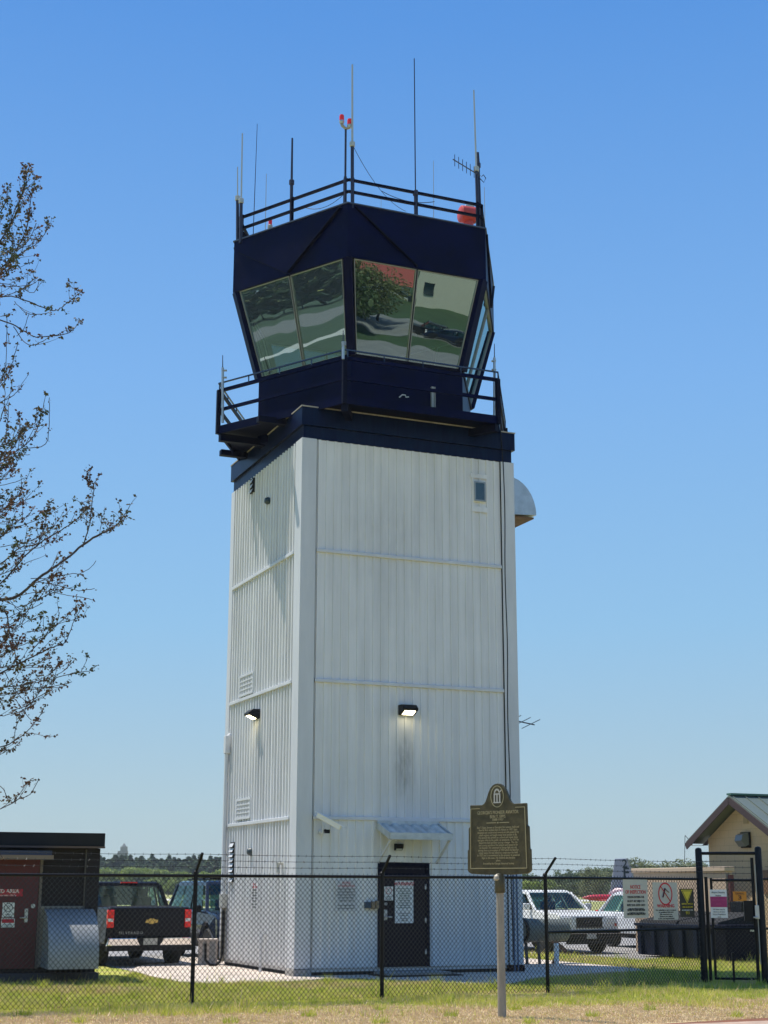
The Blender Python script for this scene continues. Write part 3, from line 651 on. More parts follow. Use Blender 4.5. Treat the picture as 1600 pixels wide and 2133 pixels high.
# ------------------------------------------------------------------ fences and gate
def on(px, py, a, b):
    """point seen at a photo pixel on the vertical plane through plan points a and b"""
    q = yp(px, py, 10.0) - Vector((0, 0, EYE)); n = Vector((b[1]-a[1], a[0]-b[0], 0))
    k = (n.dot(Vector((a[0], a[1], 0)))) / n.dot(q)
    return Vector((q.x*k, q.y*k, EYE + q.z*k))
FP = [(-8.25, 19.95), (-5.52, 21.28), (-2.77, 22.62), (-.02, 23.93), (2.68, 25.39), (5.80, 28.10), (6.86, 27.95), (9.8, 29.3), (12.7, 30.8)]
M['wire'] = mat('dark_fence_wire', (.006,.006,.008), .4, spec=.4)
def chain(a, b, z0, z1, inset=0.0):
    a, b = Vector((a[0], a[1], 0)), Vector((b[0], b[1], 0)); d = b - a; Ln = d.length; d.normalize(); nrm = Vector((d.y, -d.x, 0))
    r = .0027; px, H = .0745, z1 - z0; slope = px / .082   # dx per dz
    mb = MB()
    for s in (1, -1):
        run = H * slope; k = -int(run / px) - 2
        while k * px < Ln + run:
            x0 = k * px; x1 = x0 + run
            if s < 0: xa, xb = x1, x0
            else: xa, xb = x0, x1
            # clip to 0..Ln
            za, zb = z0, z1
            def clip(lim, xa, za, xb, zb):
                t = (lim - xa) / (xb - xa); return lim, za + (zb - za) * t
            if max(xa, xb) <= 0 or min(xa, xb) >= Ln: k += 1; continue
            if xa < 0: xa, za = clip(0, xa, za, xb, zb)
            if xb < 0: xb, zb = clip(0, xa, za, xb, zb)
            if xa > Ln: xa, za = clip(Ln, xa, za, xb, zb)
            if xb > Ln: xb, zb = clip(Ln, xa, za, xb, zb)
            p, q = a + d*xa + Vector((0,0,za)), a + d*xb + Vector((0,0,zb))
            if (q-p).length > .02:
                off = nrm * (r * s)
                mb.bar(p + off, q + off, 2*r, 2*r, up=nrm)
            k += 1
    x = px/2
    while x < Ln:      # twisted tips above the rail
        p = a + d*x + Vector((0,0,z1)); mb.bar(p, p + Vector((0,0,.045)) + d*.006, 2*r, 2*r, up=nrm); x += px
    return mb
def fence_run(label, pts, arms, mid=(), zr=1.84):
    t = thing('chain_link_fence', label, 'fence', (pts[0][0], pts[0][1], 0), 0, 'chain link fence runs')
    o = Vector((pts[0][0], pts[0][1], 0))
    def sh(mb): mb.v = [(x-o.x, y-o.y, z) for x, y, z in mb.v]; return mb
    posts = []
    for i, p in enumerate(pts):
        q = pts[min(i+1, len(pts)-1)]; pr0 = pts[max(i-1, 0)]
        d = Vector((q[0]-pr0[0], q[1]-pr0[1], 0)).normalized(); nr = Vector((d.y, -d.x, 0))
        ps = None
        if arms[i]:
            ps = sh(MB().lathe([(.031,-.1),(.031,zr+.03),(.036,zr+.03),(.036,zr+.06),(.02,zr+.08)], (p[0], p[1], 0), n=12)).build('post', M['black'], t, smooth=True)
            a = Vector((p[0], p[1], zr+.05)); b = a + nr*.27 + Vector((0,0,.27))
            sh(MB().bar(a, b, .035, .028, up=nr)).build('barb_arm', M['black'], ps)
        posts.append(nr)
    for i in range(len(pts)-1):
        a, b = pts[i], pts[i+1]
        sh(chain(a, b, .04, zr)).build('chain_mesh', M['wire'], t)
        sh(MB().tube([(a[0],a[1],zr),(b[0],b[1],zr)], .022, 10)).build('top_rail', M['black'], t, smooth=True)
        if i in mid: sh(MB().tube([(a[0],a[1],.97),(b[0],b[1],.97)], .022, 10)).build('mid_rail', M['black'], t, smooth=True)
        mb = MB(); random.seed(i + 3)
        for f in (.30, .63, .95):
            A_, B_ = Vector((*a, zr+.05)) + posts[i]*.27*f + Vector((0,0,.27*f)), Vector((*b, zr+.05)) + posts[i+1]*.27*f + Vector((0,0,.27*f))
            mb.tube(catenary(A_, B_, .012, 8), .0032, 4)
            n = int((B_-A_).length / .125)
            for k in range(1, n):
                c = A_.lerp(B_, k/n) - Vector((0,0,.048*(k/n)*(1-k/n))); e = Vector((random.uniform(-.3,.3), random.uniform(-1,1), random.uniform(-1,1))).normalized()*.02
                mb.bar(c-e, c+e, .004)
                g = Vector((random.uniform(-.3,.3), e.z*50, -e.y*50)).normalized()*.018; mb.bar(c-g, c+g, .004)
        sh(mb).build('barbed_wire', M['wire'], t)
    return t
fence_run('long black chain link fence in front of the tower, left of the gate', FP[:6], [1,1,1,1,1,0], mid=(4,))
fence_run('short black chain link fence run right of the gate at the photo edge', FP[6:], [0,1,1], mid=(0,1))
# pedestrian gate
PL, PR = Vector((*FP[5], 0)), Vector((*FP[6], 0))
gt = thing('gate', 'black chain link walk gate in a tall post frame with lintel', 'gate', PL, 0)
d = (PR - PL); GL = d.length; d.normalize(); gt.rotation_euler = (0, 0, math.atan2(d.y, d.x))
for x, h in ((0, 2.36), (GL, 2.38)):
    MB().lathe([(.062,-.1),(.062,h),(.05,h+.03),(.01,h+.045)], (x,0,0), n=16).build('gate_post', M['black'], gt, smooth=True)
MB().tube([(0,0,2.30),(GL,0,2.30)], .028, 10).build('lintel', M['black'], gt, smooth=True)
MB().tube([(.11,0,0),(.11,0,1.88)], .03, 10).build('hinge_post', M['black'], gt, smooth=True)
lx0, lx1 = .20, GL - .12
leaf = MB().tube([(lx0,0,.08),(lx0,0,1.86)], .024, 10).tube([(lx1,0,.02),(lx1,0,2.22)], .03, 10).tube([(lx0,0,1.82),(lx1,0,1.82)], .022, 10).tube([(lx0,0,.10),(lx1,0,.10)], .022, 10).tube([(lx0,0,.97),(lx1,0,.97)], .02, 10).build('gate_leaf', M['black'], gt, smooth=True)
g = chain((lx0, 0), (lx1, 0), .10, 1.82).build('chain_mesh', M['wire'], gt)
mb = MB()
for z in (1.94, 2.05, 2.16):
    mb.tube([(.06,0,z),(lx1,0,z)], .0035, 4)
    for k in range(1, 7): mb.bar((k*.13,-.02,z-.012),(k*.13,.02,z+.012), .004); mb.bar((k*.13,.015,z-.02),(k*.13,-.015,z+.02), .004)
mb.build('barbed_wire', M['wire'], gt)
lb = MB().box(lx1-.19,-.05,1.10,lx1-.03,.05,1.46).build('lock_box', M['black'], gt, bevel=.008)
MB().box(lx1+.0,-.075,1.14,lx1+.075,-.03,1.38).build('keypad', M['steel'], lb, bevel=.005)
MB().tube([(lx1+.04,-.07,1.17),(lx1+.04,-.13,1.17),(lx1-.04,-.13,1.17)], .014).build('lever_handle', M['steel'], lb)
MB().box(lx1+.045,-.012,.35,lx1+.06,.012,2.1).build('latch_strip', M['sign_grey'], gt)
MB().box(lx0+.30,-.03,.0,lx0+.34,.03,.55).build('drop_rod', M['black'], gt)
# signs wired to the fence
fa, fb = FP[4], FP[5]; frz = math.atan2(fb[1]-fa[1], fb[0]-fa[0])
def fsign(name, label, pxl, pxr, pyt, pyb, face, a=fa, b=fb, rz=frz, **k):
    p0, p1 = on(pxl, (pyt+pyb)/2, a, b), on(pxr, (pyt+pyb)/2, a, b); c = (p0+p1)/2
    zt, zb = on((pxl+pxr)/2, pyt, a, b).z, on((pxl+pxr)/2, pyb, a, b).z
    w_ = (Vector((p1.x-p0.x, p1.y-p0.y))).length; h_ = zt - zb; c.z = (zt+zb)/2
    n = Vector((sin(rz), -cos(rz), 0)); c += n*.03
    t = sign(name, label, c, rz, w_, h_, face, **k); return t, w_, h_
s, w_, h_ = fsign('inspection_notice', 'grey NOTICE OF INSPECTION board wired on the fence, leftmost of the fence signs', 1296, 1347, 1832, 1912, M['sign_grey'])
lines(s, ['NOTICE', 'OF INSPECTION'], .09, h_*.5-.13, .085, M['red_ink'], sx=w_/.78)
lines(s, BL, .056, h_*.5-.30, .068, M['ink'], sx=w_/.95); lines(s, ['REFUSAL TO PERMIT INSPECTION', 'WILL RESULT IN DENIAL OF ENTRY'], .052, -h_*.5+.13, .068, M['ink'], sx=w_/1.1)
s, w_, h_ = fsign('no_weapons_sign', 'pale grey sign with large red crossed circle and WARNING on the fence', 1358, 1409, 1838, 1916, M['sign_grey'])
gun_symbol(s, w_*.29, h_*.5-.20, M['red_ink'], mat('dark_red_ink', (.10,.01,.02), .6)); text('WARNING', .08, M['red_ink'], s, (0,-.003,-.085), bold=.0015, sx=w_/.55)
lines(s, ['It is unlawful to carry a weapon', 'or prohibited item into', 'this restricted area.', 'Violators are subject', 'to fine and imprisonment'], .04, -.155, .036, M['ink'], sx=w_/.62)
MY = mat('yellow_sign_ink', (.62,.50,.03), .5); MK = mat('black_sign_face', (.015,.015,.012), .5)
s, w_, h_ = fsign('security_sign', 'black sign with yellow triangle and 911 on the fence beside the gate post', 1414, 1443, 1851, 1910, MK)
def tri(t, w_, z0, z1, y, m, nm): MB().add([(-w_/2,y,z1),(w_/2,y,z1),(0,y,z0)], [(0,2,1)]).build(nm, m, t)
tri(s, w_*.82, h_*.5-.26, h_*.5-.02, -.003, MY, 'triangle'); tri(s, w_*.70, h_*.5-.235, h_*.5-.035, -.005, MK, 'triangle_inner'); tri(s, w_*.6, h_*.5-.215, h_*.5-.045, -.007, MY, 'triangle_core')
lines(s, ['AIRPORT WATCH', '1-866-GA-SECURE'], .04, -.02, .055, MY, sx=w_/.40, y=-.004); lines(s, ['IN EMERGENCY DIAL'], .03, -.13, .05, M['sign_white'], sx=w_/.36, y=-.004)
text('911', .075, MY, s, (0,-.004,-h_*.5+.07), bold=.001)
MAG = mat('magenta_sign_ink', (.36,.02,.13), .5)
c = PL + d*(.52) + Vector((sin(gt.rotation_euler.z), -cos(gt.rotation_euler.z), 0))*.035
zt, zb = yp(1497, 1853, 28).z, yp(1497, 1912, 28).z; c.z = (zt+zb)/2; h_ = zt - zb
c.x = yp(1497, 1880, 28).x; s = sign('airport_security_sign', 'white and magenta notice hung on the gate leaf', c, gt.rotation_euler.z, .30, h_, M['sign_white'])
MB().box(-.148,-.004,-.06,.148,-.001,.125).build('magenta_band', MAG, s)
lines(s, ['Airport Security', 'Notice'], .045, h_*.5-.05, .055, M['ink'], sx=.8); lines(s, ['RESTRICTED', 'AREA'], .05, .065, .07, mat('faded_magenta', (.5,.05,.2), .5), y=-.006, sx=.8)
lines(s, ['All Gates must be', 'closed at all times', 'Airport Regulations', 'apply'], .034, -.10, .043, M['ink'], sx=.85)
# historical marker
mk = thing('historical_marker', 'bronze green historical marker plaque on a weathered pole before the fence', 'marker', gp(1046, 2119), R(-40))
mk.location.z = 0
zb_, zt_ = yp(1040, 1819, 20.87).z, yp(1030, 1632, 20.87).z
MB().lathe([(.058,-.1),(.052,zb_-.17)], n=16).build('pole', M['pole'], mk, smooth=True)
MB().lathe([(.066,zb_-.26),(.07,zb_-.25),(.07,zb_-.04),(.045,zb_-.0)], n=16).build('collar', M['bronze'], mk, smooth=True)
MB().lathe([(.03,0),(.05,.02),(.045,.06),(.01,.09)], (-.01,-.045,zb_-.10), n=12).build('collar_cap', M['cap'], mk, smooth=True)
H_ = zt_ - zb_; kz = H_/1665.0
def Z(cy): return zb_ + (1855 - cy)*kz
kx = .00089
half = [(250,1880),(520,1862),(575,1835),(594,1795),(592,1425),(572,1412),(566,1010),(538,985),(532,578),(300,582),(262,560),(235,520),(205,440),(175,350),(140,275),(95,222),(48,196),(0,190)]
prof = [(kx*x, Z(y)) for x, y in half] + [(-kx*x, Z(y)) for x, y in half[::-1][1:]]
MB().poly_y(prof, -.022, .022).build('plaque', M['bronze'], mk, bevel=.008)
inner = [(kx*(x*.93-8 if x > 60 else x), Z(y)) for x, y in [(520,1745),(505,660),(300,655),(230,600),(0,590)]]
rim = MB(); rr_ = [(.47,Z(1765)),(.455,Z(650)),(.30,Z(650))]
for s_ in (1,-1):
    q = [(s_*x, z) for x, z in rr_]
    for a, b in zip(q, q[1:]): rim.bar((a[0],-.026,a[1]),(b[0],-.026,b[1]), .008, .012, up=(0,1,0))
rim.bar((-.47,-.027,Z(1765)),(.47,-.027,Z(1765)), .010, .014, up=(0,1,0)); rim.build('raised_rim', M['bronze_hi'], mk)
seal = MB(); n = 28; zc = Z(435); ra, rb = .112, 205*kz; v = []
for i in range(n): a = 2*pi*i/n; v += [(ra*cos(a), -.030, zc + rb*sin(a)), (ra*.90*cos(a), -.030, zc + rb*.93*sin(a))]
seal.add(v, [(2*i, (2*i+2) % (2*n), (2*i+3) % (2*n), 2*i+1) for i in range(n)])
se = seal.build('seal_ring', M['bronze_hi'], mk)
ar = MB(); zz = Z(560)
ar.box(-.062,-.034,zz,.062,-.024,zz+.016)
for x in (-.045, 0, .045): ar.box(x-.010,-.034,zz+.016,x+.010,-.024,zz+.115)
ar.box(-.055,-.034,zz+.115,.055,-.024,zz+.132)
v = []
for i in range(11): a = pi*i/10; v += [(.050*cos(a), -.033, zz+.135+.062*sin(a)), (.030*cos(a), -.033, zz+.135+.038*sin(a))]
ar.add(v, [(2*i, 2*i+2, 2*i+3, 2*i+1) for i in range(10)])
ar.bar((.052,-.033,zz+.15),(.075,-.033,zz+.175),.012,.01,up=(0,1,0)); ar.build('seal_arch', M['sign_grey'], mk)
RB_ = M['bronze_hi']
text("GEORGIA'S PIONEER AVIATOR", .064, RB_, mk, (.0,-.024,Z(735)), sx=.80, depth=.003); text('BEN T. EPPS', .06, RB_, mk, (0,-.024,Z(812)), sx=.85, depth=.003); text('1888-1937', .045, RB_, mk, (0,-.024,Z(868)), depth=.003)
MB().box(-.19,-.028,Z(930),-.03,-.022,Z(918)).box(.03,-.028,Z(930),.19,-.022,Z(918)).box(-.012,-.028,Z(936),.012,-.022,Z(910)).build('rule', RB_, mk)
body = ['Ben T. Epps, known as Georgia\'s first aviator, built and', 'flew his first airplane here in Athens in 1907. Epps', 'designed and constructed several aircraft powered by', 'small engines and taught many local people to fly.', 'He opened this airfield as a school and repair shop', 'and gave rides to the public on weekends. In 1917 he', 'leased the land and later put up a hangar. The city', 'and county purchased the airport and named it for', 'its founder. He continued to design light aircraft,', 'among them a monoplane of 1924 which he flew for', 'many years. He was killed in a crash near the field', 'in 1937 and is remembered as the pioneer of powered', 'flight in this state. His children also became', 'pilots.']
lines(mk, body, .0400, Z(1010), (Z(1010)-Z(1620))/13, RB_, y=-.024, sx=.80)
text('Erected by the Georgia Historical Society', .036, RB_, mk, (0,-.024,Z(1678)), sx=.85)

# ------------------------------------------------------------------ shed, block, tank, bins, wall, house
SA = R(20); sc0 = gp(193, 2045)
sh = thing('equipment_shed', 'low dark brick shed with a red door at the left edge', 'shed', (sc0.x, sc0.y, 0), SA)
sx0, sy0 = Vector((cos(SA), sin(SA), 0)), Vector((-sin(SA), cos(SA), 0))
def so(px, py, off=0.0):      # local x,z on the shed front
    q = on(px, py, (sc0.x - sy0.x*off, sc0.y - sy0.y*off), (sc0.x - sy0.x*off + sx0.x, sc0.y - sy0.y*off + sx0.y)); r = q - Vector((sc0.x, sc0.y, 0)); return r.dot(sx0), q.z
brick = mat('dark_brick', (.065,.032,.027), .85, noise=.4, nscale=5)
n_ = brick.node_tree; bt = n_.nodes.new('ShaderNodeTexBrick'); bt.inputs['Scale'].default_value = 1; bt.inputs['Brick Width'].default_value = .2; bt.inputs['Row Height'].default_value = .075; bt.inputs['Mortar Size'].default_value = .008
bt.inputs['Color1'].default_value = (.013,.006,.006,1); bt.inputs['Color2'].default_value = (.009,.005,.005,1); bt.inputs['Mortar'].default_value = (.014,.010,.009,1)
tc_ = n_.nodes.new('ShaderNodeTexCoord'); mp_ = n_.nodes.new('ShaderNodeMapping'); mp_.inputs['Rotation'].default_value = (pi/2, 0, 0)
n_.links.new(tc_.outputs['Object'], mp_.inputs[0]); n_.links.new(mp_.outputs[0], bt.inputs['Vector']); n_.links.new(bt.outputs[0], n_.nodes['Principled BSDF'].inputs['Base Color'])
zt = so(212, 1736)[1]; W_ = 4.6
dx0 = so(80, 1900)[0]
wall = MB().box(-W_, .02, .1, 0, 2.8, zt-.25).build('shed_wall', brick, sh)
MB().box(-W_-.1, -.12, zt-.24, .09, 2.9, zt).build('roof_fascia', mat('dark_fascia', (.007,.005,.005), .8, noise=.5, nscale=6), sh, bevel=.01)
MB().box(-W_-.1, -.16, zt-.275, .09, -.0, zt-.242).build('roof_edge_trim', mat('brown_edge', (.11,.07,.055), .7), sh)
MB().box(-.22, -.06, .1, .02, .02, zt-.28).build('brick_pier', brick, sh)
MB().box(-.245, -.05, .5, -.225, .018, zt-.3).build('pier_edge', mat('edge_strip', (.09,.075,.06), .7), sh)
MB().box(-W_-.15, -.25, -.05, .06, 2.9, .17).build('shed_plinth', mat('dark_concrete', (.06,.055,.065), .9, noise=.3, nscale=5), sh)
MB().box(-W_, -.62, zt-.42, so(94, 1765)[0]+.05, .0, zt-.34).build('door_canopy', mat('canopy_paint', (.02,.03,.07), .5), sh)
MB().box(-W_, -.64, zt-.50, so(94, 1765)[0]+.08, -.60, zt-.42).build('canopy_edge', mat('canopy_trim', (.20,.14,.10), .6), sh)
reddoor = mat('dark_red_door', (.085,.004,.010), .45, noise=.25, nscale=2)
rd = MB().box(dx0-1.12, -.02, .25, dx0-.02, .018, zt-.45).build('door', reddoor, sh)
MB().box(dx0-.015, -.04, .25, dx0+.035, .018, zt-.45).build('door_frame', mat('door_jamb', (.14,.11,.09), .6), sh)
hx, hz = so(54, 1907); MB().box(hx-.03,-.05,hz-.12,hx+.03,-.022,hz+.12).tube([(hx,-.05,hz-.04),(hx,-.10,hz-.04),(hx-.12,-.10,hz-.04)],.014).build('door_handle', M['steel'], rd)
hx, hz = so(68, 1887); MB().lathe([(.03,0),(.04,-.04)], (hx,-.02,hz), 'y', 12).build('door_lock', M['steel'], rd)
def ssign(name, label, x0, x1, y0, y1, face):
    a, b = so(x0, y0, .03), so(x1, y1, .03); cx_ = (a[0]+b[0])/2; cz = (a[1]+b[1])/2
    q = Vector((sc0.x, sc0.y, 0)) + sx0*cx_ - sy0*.03 + Vector((0,0,cz))
    return sign(name, label, q, SA, abs(b[0]-a[0]), abs(a[1]-b[1]), face), abs(b[0]-a[0]), abs(a[1]-b[1])
s, w_, h_ = ssign('restricted_area_sign', 'long red RESTRICTED AREA sign at the top of the red shed door', -60, 47, 1852, 1867, mat('red_sign_face', (.45,.008,.03), .5))
text('RESTRICTED AREA', .095, M['sign_white'], s, (0,-.003,.025), bold=.001, sx=1.0); text('Authorized Personnel Only', .05, M['sign_white'], s, (0,-.003,-.045), sx=1.25)
s, w_, h_ = ssign('no_weapons_notice', 'white notice with crossed circle on the red shed door', 6, 29, 1880, 1911, M['sign_white'])
gun_symbol(s, w_*.36, h_*.17, M['ink'], M['ink']); lines(s, ['WARNING', 'NO WEAPONS'], .028, -.08, .04, M['ink'], sx=.8)
s, w_, h_ = ssign('warning_notice', 'small red and white notice below the crossed circle on the shed door', 3, 30, 1913, 1932, M['sign_white'])
MB().box(-w_*.45,-.003,0,w_*.45,-.001,h_*.42).build('red_band', M['red_ink'], s); lines(s, ['AUTHORIZED', 'ENTRY ONLY'], .03, -.035, .035, mat('green_notice_ink', (.03,.12,.08), .6), sx=.8)
# hood on the shed front
hx0, hx1 = so(88, 1950)[0], so(190, 1950)[0]; hzt = so(140, 1893)[1]; hzb = hzt - 1.02
pts = [(-.0, hzt)] + [(-.95*sin(R(i*90/10)), hzb + .12 + (hzt-hzb-.12)*cos(R(i*90/10))) for i in range(1, 11)] + [(-.95, hzb), (0, hzb)]
galv = mat('brushed_sheet_metal', (.30,.31,.31), .55, metal=.2, noise=.15, nscale=2)
ho = MB().poly_x([(y, z) for y, z in pts], hx0, hx1).build('exhaust_hood', galv, sh, smooth=True); fixn(ho)
MB().box(hx0-.07,-.03,hzb-.0,hx0-.002,-.0,hzt+.02).box(hx0-.07,-.05,hzt+.004,hx1+.02,.0,hzt+.05).build('hood_flange', mat('hood_trim', (.20,.18,.15), .6), sh)
# small concrete block and others
b = gp(432, 2012); cb_ = thing('concrete_block', 'squat grooved pale concrete block beside the left tower corner', 'concrete block', b, R(8))
MB().box(-.21,-.2,0,.21,.2,.56).build('block', M['concrete'], cb_, bevel=.02)
MB().box(-.12,-.215,.02,-.03,-.19,.54).box(.03,-.215,.02,.16,-.19,.54).build('raised_rib', M['conc_grey'], cb_)
MB().box(-.23,-.22,.53,.23,.22,.58).build('lid', M['concrete'], cb_, bevel=.01)
b = gp(1112, 2012); tk = thing('backflow_tank', 'grey cylinder on thin dark legs just right of the tower', 'tank', b, R(30))
tc2 = mat('grey_wrap', (.13,.15,.14), .7, noise=.3, nscale=6)
MB().lathe([(.22,-.30),(.26,-.26),(.26,-.2),(.27,-.2),(.27,-.1),(.26,-.1),(.25,.5),(.24,.95),(.16,1.0)], (0,.1,.76), 'x', 24).build('tank_body', tc2, tk, smooth=True)
MB().lathe([(.27,-.28),(.285,-.27),(.285,-.22),(.27,-.21)], (0,.1,.76), 'x', 24).build('end_ring', M['black'], tk, smooth=True)
for x in (-.14, .20): MB().bar((x, .05, 0), (x, .1, .6), .05, .05).build('leg', mat('leg_steel', (.03,.04,.05), .6), tk)
MB().tube([(.7,.1,.5),(.72,.1,.2),(.6,.05,.05)], .06).tube([(.6,.1,.55),(.9,.0,.3)], .05).build('valve_pipe', mat('rusty_pipe', (.15,.08,.055), .8, noise=.4, nscale=8), tk)
b = gp(1160, 2017); bo = thing('short_post', 'short white pipe post standing on the concrete pad', 'bollard', b, 0)
MB().lathe([(.055,0),(.055,.5),(.045,.52)], n=14).build('post', M['white'], bo, smooth=True); MB().lathe([(.07,0),(.07,.03)], n=14).build('base_plate', M['steel'], bo)
# dumpster
q = Vector((6.58, 39.67, 0)); dm_ = thing('dumpster', 'long dark navy ribbed dumpster in front of the tan wall', 'dumpster', q - V*3.4, ANG)
dc = mat('navy_dumpster', (.003,.007,.026), .45, spec=.25, noise=.35, nscale=2)
MB().add([(0,0,.05),(1.15,0,.05),(1.15,3.4,.05),(0,3.4,.05),(-.06,-.04,.80),(1.2,-.04,.80),(1.2,3.44,.80),(-.06,3.44,.80)],[(0,3,2,1),(4,5,6,7),(0,1,5,4),(1,2,6,5),(2,3,7,6),(3,0,4,7)]).build('bin_body', dc, dm_)
for k in range(6):
    y = .1 + k*.62; MB().box(-.10, y, .06, -.0, y+.16, .76).build('side_rib', dc, dm_, bevel=.01)
MB().box(-.12,-.06,.76,1.22,3.48,.83).build('top_rim', dc, dm_, bevel=.01)
for y0, y1 in ((.02,1.65),(1.75,3.4)): MB().add([(.0,y0,.83),(1.2,y0,.83),(1.2,y1,.83),(.0,y1,.83),(.05,y0,.90),(1.2,y0,1.12),(1.2,y1,1.12),(.05,y1,.90)],[(0,3,2,1),(4,5,6,7),(0,1,5,4),(1,2,6,5),(2,3,7,6),(3,0,4,7)]).build('lid', M['rubber'], dm_)
q2 = gp(1530, 2004); sb = thing('utility_bin', 'black boxy bin with a flat lid behind the gate leaf', 'bin', (q2.x, q2.y, 0), ANG)
MB().add([(-.42,-.35,.04),(.42,-.35,.04),(.42,.35,.04),(-.42,.35,.04),(-.50,-.42,.80),(.50,-.42,.80),(.50,.42,.80),(-.50,.42,.80)],[(0,3,2,1),(4,5,6,7),(0,1,5,4),(1,2,6,5),(2,3,7,6),(3,0,4,7)]).build('bin_body', M['navy_dark'], sb, bevel=.02)
MB().box(-.53,-.45,.80,.53,.45,.85).build('lid', M['navy_dark'], sb, bevel=.01); MB().box(.18,-.44,.70,.34,-.425,.76).build('bin_label', M['sign_grey'], sb)
# tan enclosure wall
w0 = Vector((8.62, 38.6, 0)); ew = thing('enclosure_wall', 'low tan block wall with a flat coping behind the dumpster', 'wall', w0, ANG)
tan = mat('tan_block', (.50,.37,.26), .9, noise=.12, nscale=4, bump=.3, bscale=18)
MB().box(0,0,0,.2,4.3,2.10).build('wall', tan, ew); MB().box(.2,4.1,0,2.6,4.3,2.10).build('return_wall', tan, ew)
MB().box(-.05,-.05,2.10,.25,4.35,2.22).build('coping', mat('tan_coping', (.46,.35,.25), .8), ew, bevel=.02)
MB().box(.25,4.06,2.10,2.65,4.34,2.22).build('coping', mat('tan_coping_return', (.46,.35,.25), .8), ew)
MB().box(.03,-.13,0,.15,-.06,2.02).build('gate_jamb', mat('dark_red_steel', (.10,.02,.02), .6), ew)
MB().box(-.02,-.62,1.02,.06,-.14,1.36).build('meter_box', M['black'], ew, bevel=.01)
# house with green roof
G = Vector((9.55, 40, 0)); hs_ = thing('utility_building', 'small beige block building with a green metal gable roof at the right edge', 'building', G, ANG)
beige = mat('beige_block', (.52,.41,.235), .9, noise=.08, nscale=3)
n_ = beige.node_tree; bt = n_.nodes.new('ShaderNodeTexBrick'); bt.inputs['Scale'].default_value = 1; bt.inputs['Brick Width'].default_value = .4; bt.inputs['Row Height'].default_value = .2; bt.inputs['Mortar Size'].default_value = .008
bt.inputs['Color1'].default_value = (.60,.455,.275,1); bt.inputs['Color2'].default_value = (.575,.435,.265,1); bt.inputs['Mortar'].default_value = (.50,.38,.23,1)
tc_ = n_.nodes.new('ShaderNodeTexCoord'); mp_ = n_.nodes.new('ShaderNodeMapping'); mp_.inputs['Rotation'].default_value = (0, pi/2, pi/2)
mp_.inputs['Rotation'].default_value = (pi/2, 0, pi/2); mp_.vector_type = 'TEXTURE'
n_.links.new(tc_.outputs['Object'], mp_.inputs[0]); n_.links.new(mp_.outputs[0], bt.inputs['Vector']); n_.links.new(bt.outputs[0], n_.nodes['Principled BSDF'].inputs['Base Color'])
w3, ov, oo, ze, pt = 1.75, .32, .5, 3.0, .55; LB = 7.0; zr_ = ze + w3*pt
MB().poly_x([(-w3,0),(w3,0),(w3,ze),(0,zr_),(-w3,ze)], 0, LB).build('block_wall', beige, hs_)
gr = mat('green_metal_roof', (.14,.17,.145), .5, metal=.25, noise=.1, nscale=2)
for s_, nm in ((-1, 'near_roof_slope'), (1, 'far_roof_slope')):
    e = (w3+ov); mb = MB(); th_ = .06
    pts = [(0, zr_+.05), (s_*e, zr_+.05-e*pt), (s_*e, zr_+.05-e*pt+th_), (0, zr_+.05+th_)]
    mb.poly_x(pts, -oo, LB+.4); rf = fixn(mb.build(nm, gr, hs_))
    rb_ = MB()
    k = -oo + .05
    while k < LB + .4: rb_.bar((k, 0, zr_+.05+th_+.012), (k, s_*e, zr_+.05-e*pt+th_+.012), .03, .025, up=(1,0,0)); k += .4
    rb_.build('standing_seams', gr, rf)
    fr_ = MB().bar((-oo-.012, 0, zr_-.03), (-oo-.012, s_*e, zr_-.03-e*pt), .025, .17, up=(0,0,1)); fr_.build('rake_board', mat('dark_brown_trim', (.045,.024,.024), .6), hs_)
MB().bar((-oo, 0, zr_+.13), (LB+.4, 0, zr_+.13), .2, .05).build('ridge_cap', mat('dark_green_cap', (.04,.12,.09), .4), hs_)
MB().add([(-oo, s*(w3+.0), ze-.02) for s in (1,)]*1 + [(-oo, w3+ov, ze-ov*pt+.0), (-oo, w3+.02, ze-ov*pt), (0, w3+.02, ze-ov*pt), (0, w3+ov, ze-ov*pt), (0, w3+.0, ze-.02)], [(0,1,2),(1,4,3,2),(5,3,4)]).build('soffit', mat('soffit_trim', (.14,.09,.085), .6), hs_)
MB().box(-.02,-.10,zr_-.62,-.001,.10,zr_-.36).build('gable_vent', mat('tan_vent', (.40,.30,.17), .7), hs_)
gv = hs_
MB().box(-.03,-.62,1.55,-.001,-.98,2.15).build('louvre_panel', mat('brown_louvre', (.25,.14,.07), .6), hs_)
lampd = thing('wall_pack_lamp', 'dark wall pack lamp under the gable of the beige building', 'wall lamp', G + U*-.01 + V*.02 + Vector((0,0,2.92)), ANG - pi/2)
MB().box(-.20,-.05,-.20,.20,0,.20).build('back_plate', M['dark'], lampd, bevel=.01)
MB().add([(-.17,-.05,-.12),(.17,-.05,-.12),(.17,-.05,.18),(-.17,-.05,.18),(-.15,-.22,.13),(.15,-.22,.13),(.15,-.27,-.02),(-.15,-.27,-.02),(-.15,-.14,-.17),(.15,-.14,-.17)],[(3,4,5,2),(4,7,6,5),(7,8,9,6),(0,8,7,4,3),(1,2,5,6,9),(0,1,9,8)]).build('lamp_cover', mat('grey_lamp_cover', (.16,.18,.19), .3), lampd)
og = thing('numbered_sign', 'orange sign numbered 3 on the upper right of the walk gate', 'sign', (0,0,0), gt.rotation_euler.z)
pa, pb = (PL.x, PL.y), (PR.x, PR.y); c = on(1540, 1867, pa, pb); og.location = c - Vector((0,.04,0))
ohh = on(1541, 1857, pa, pb).z - on(1541, 1877, pa, pb).z
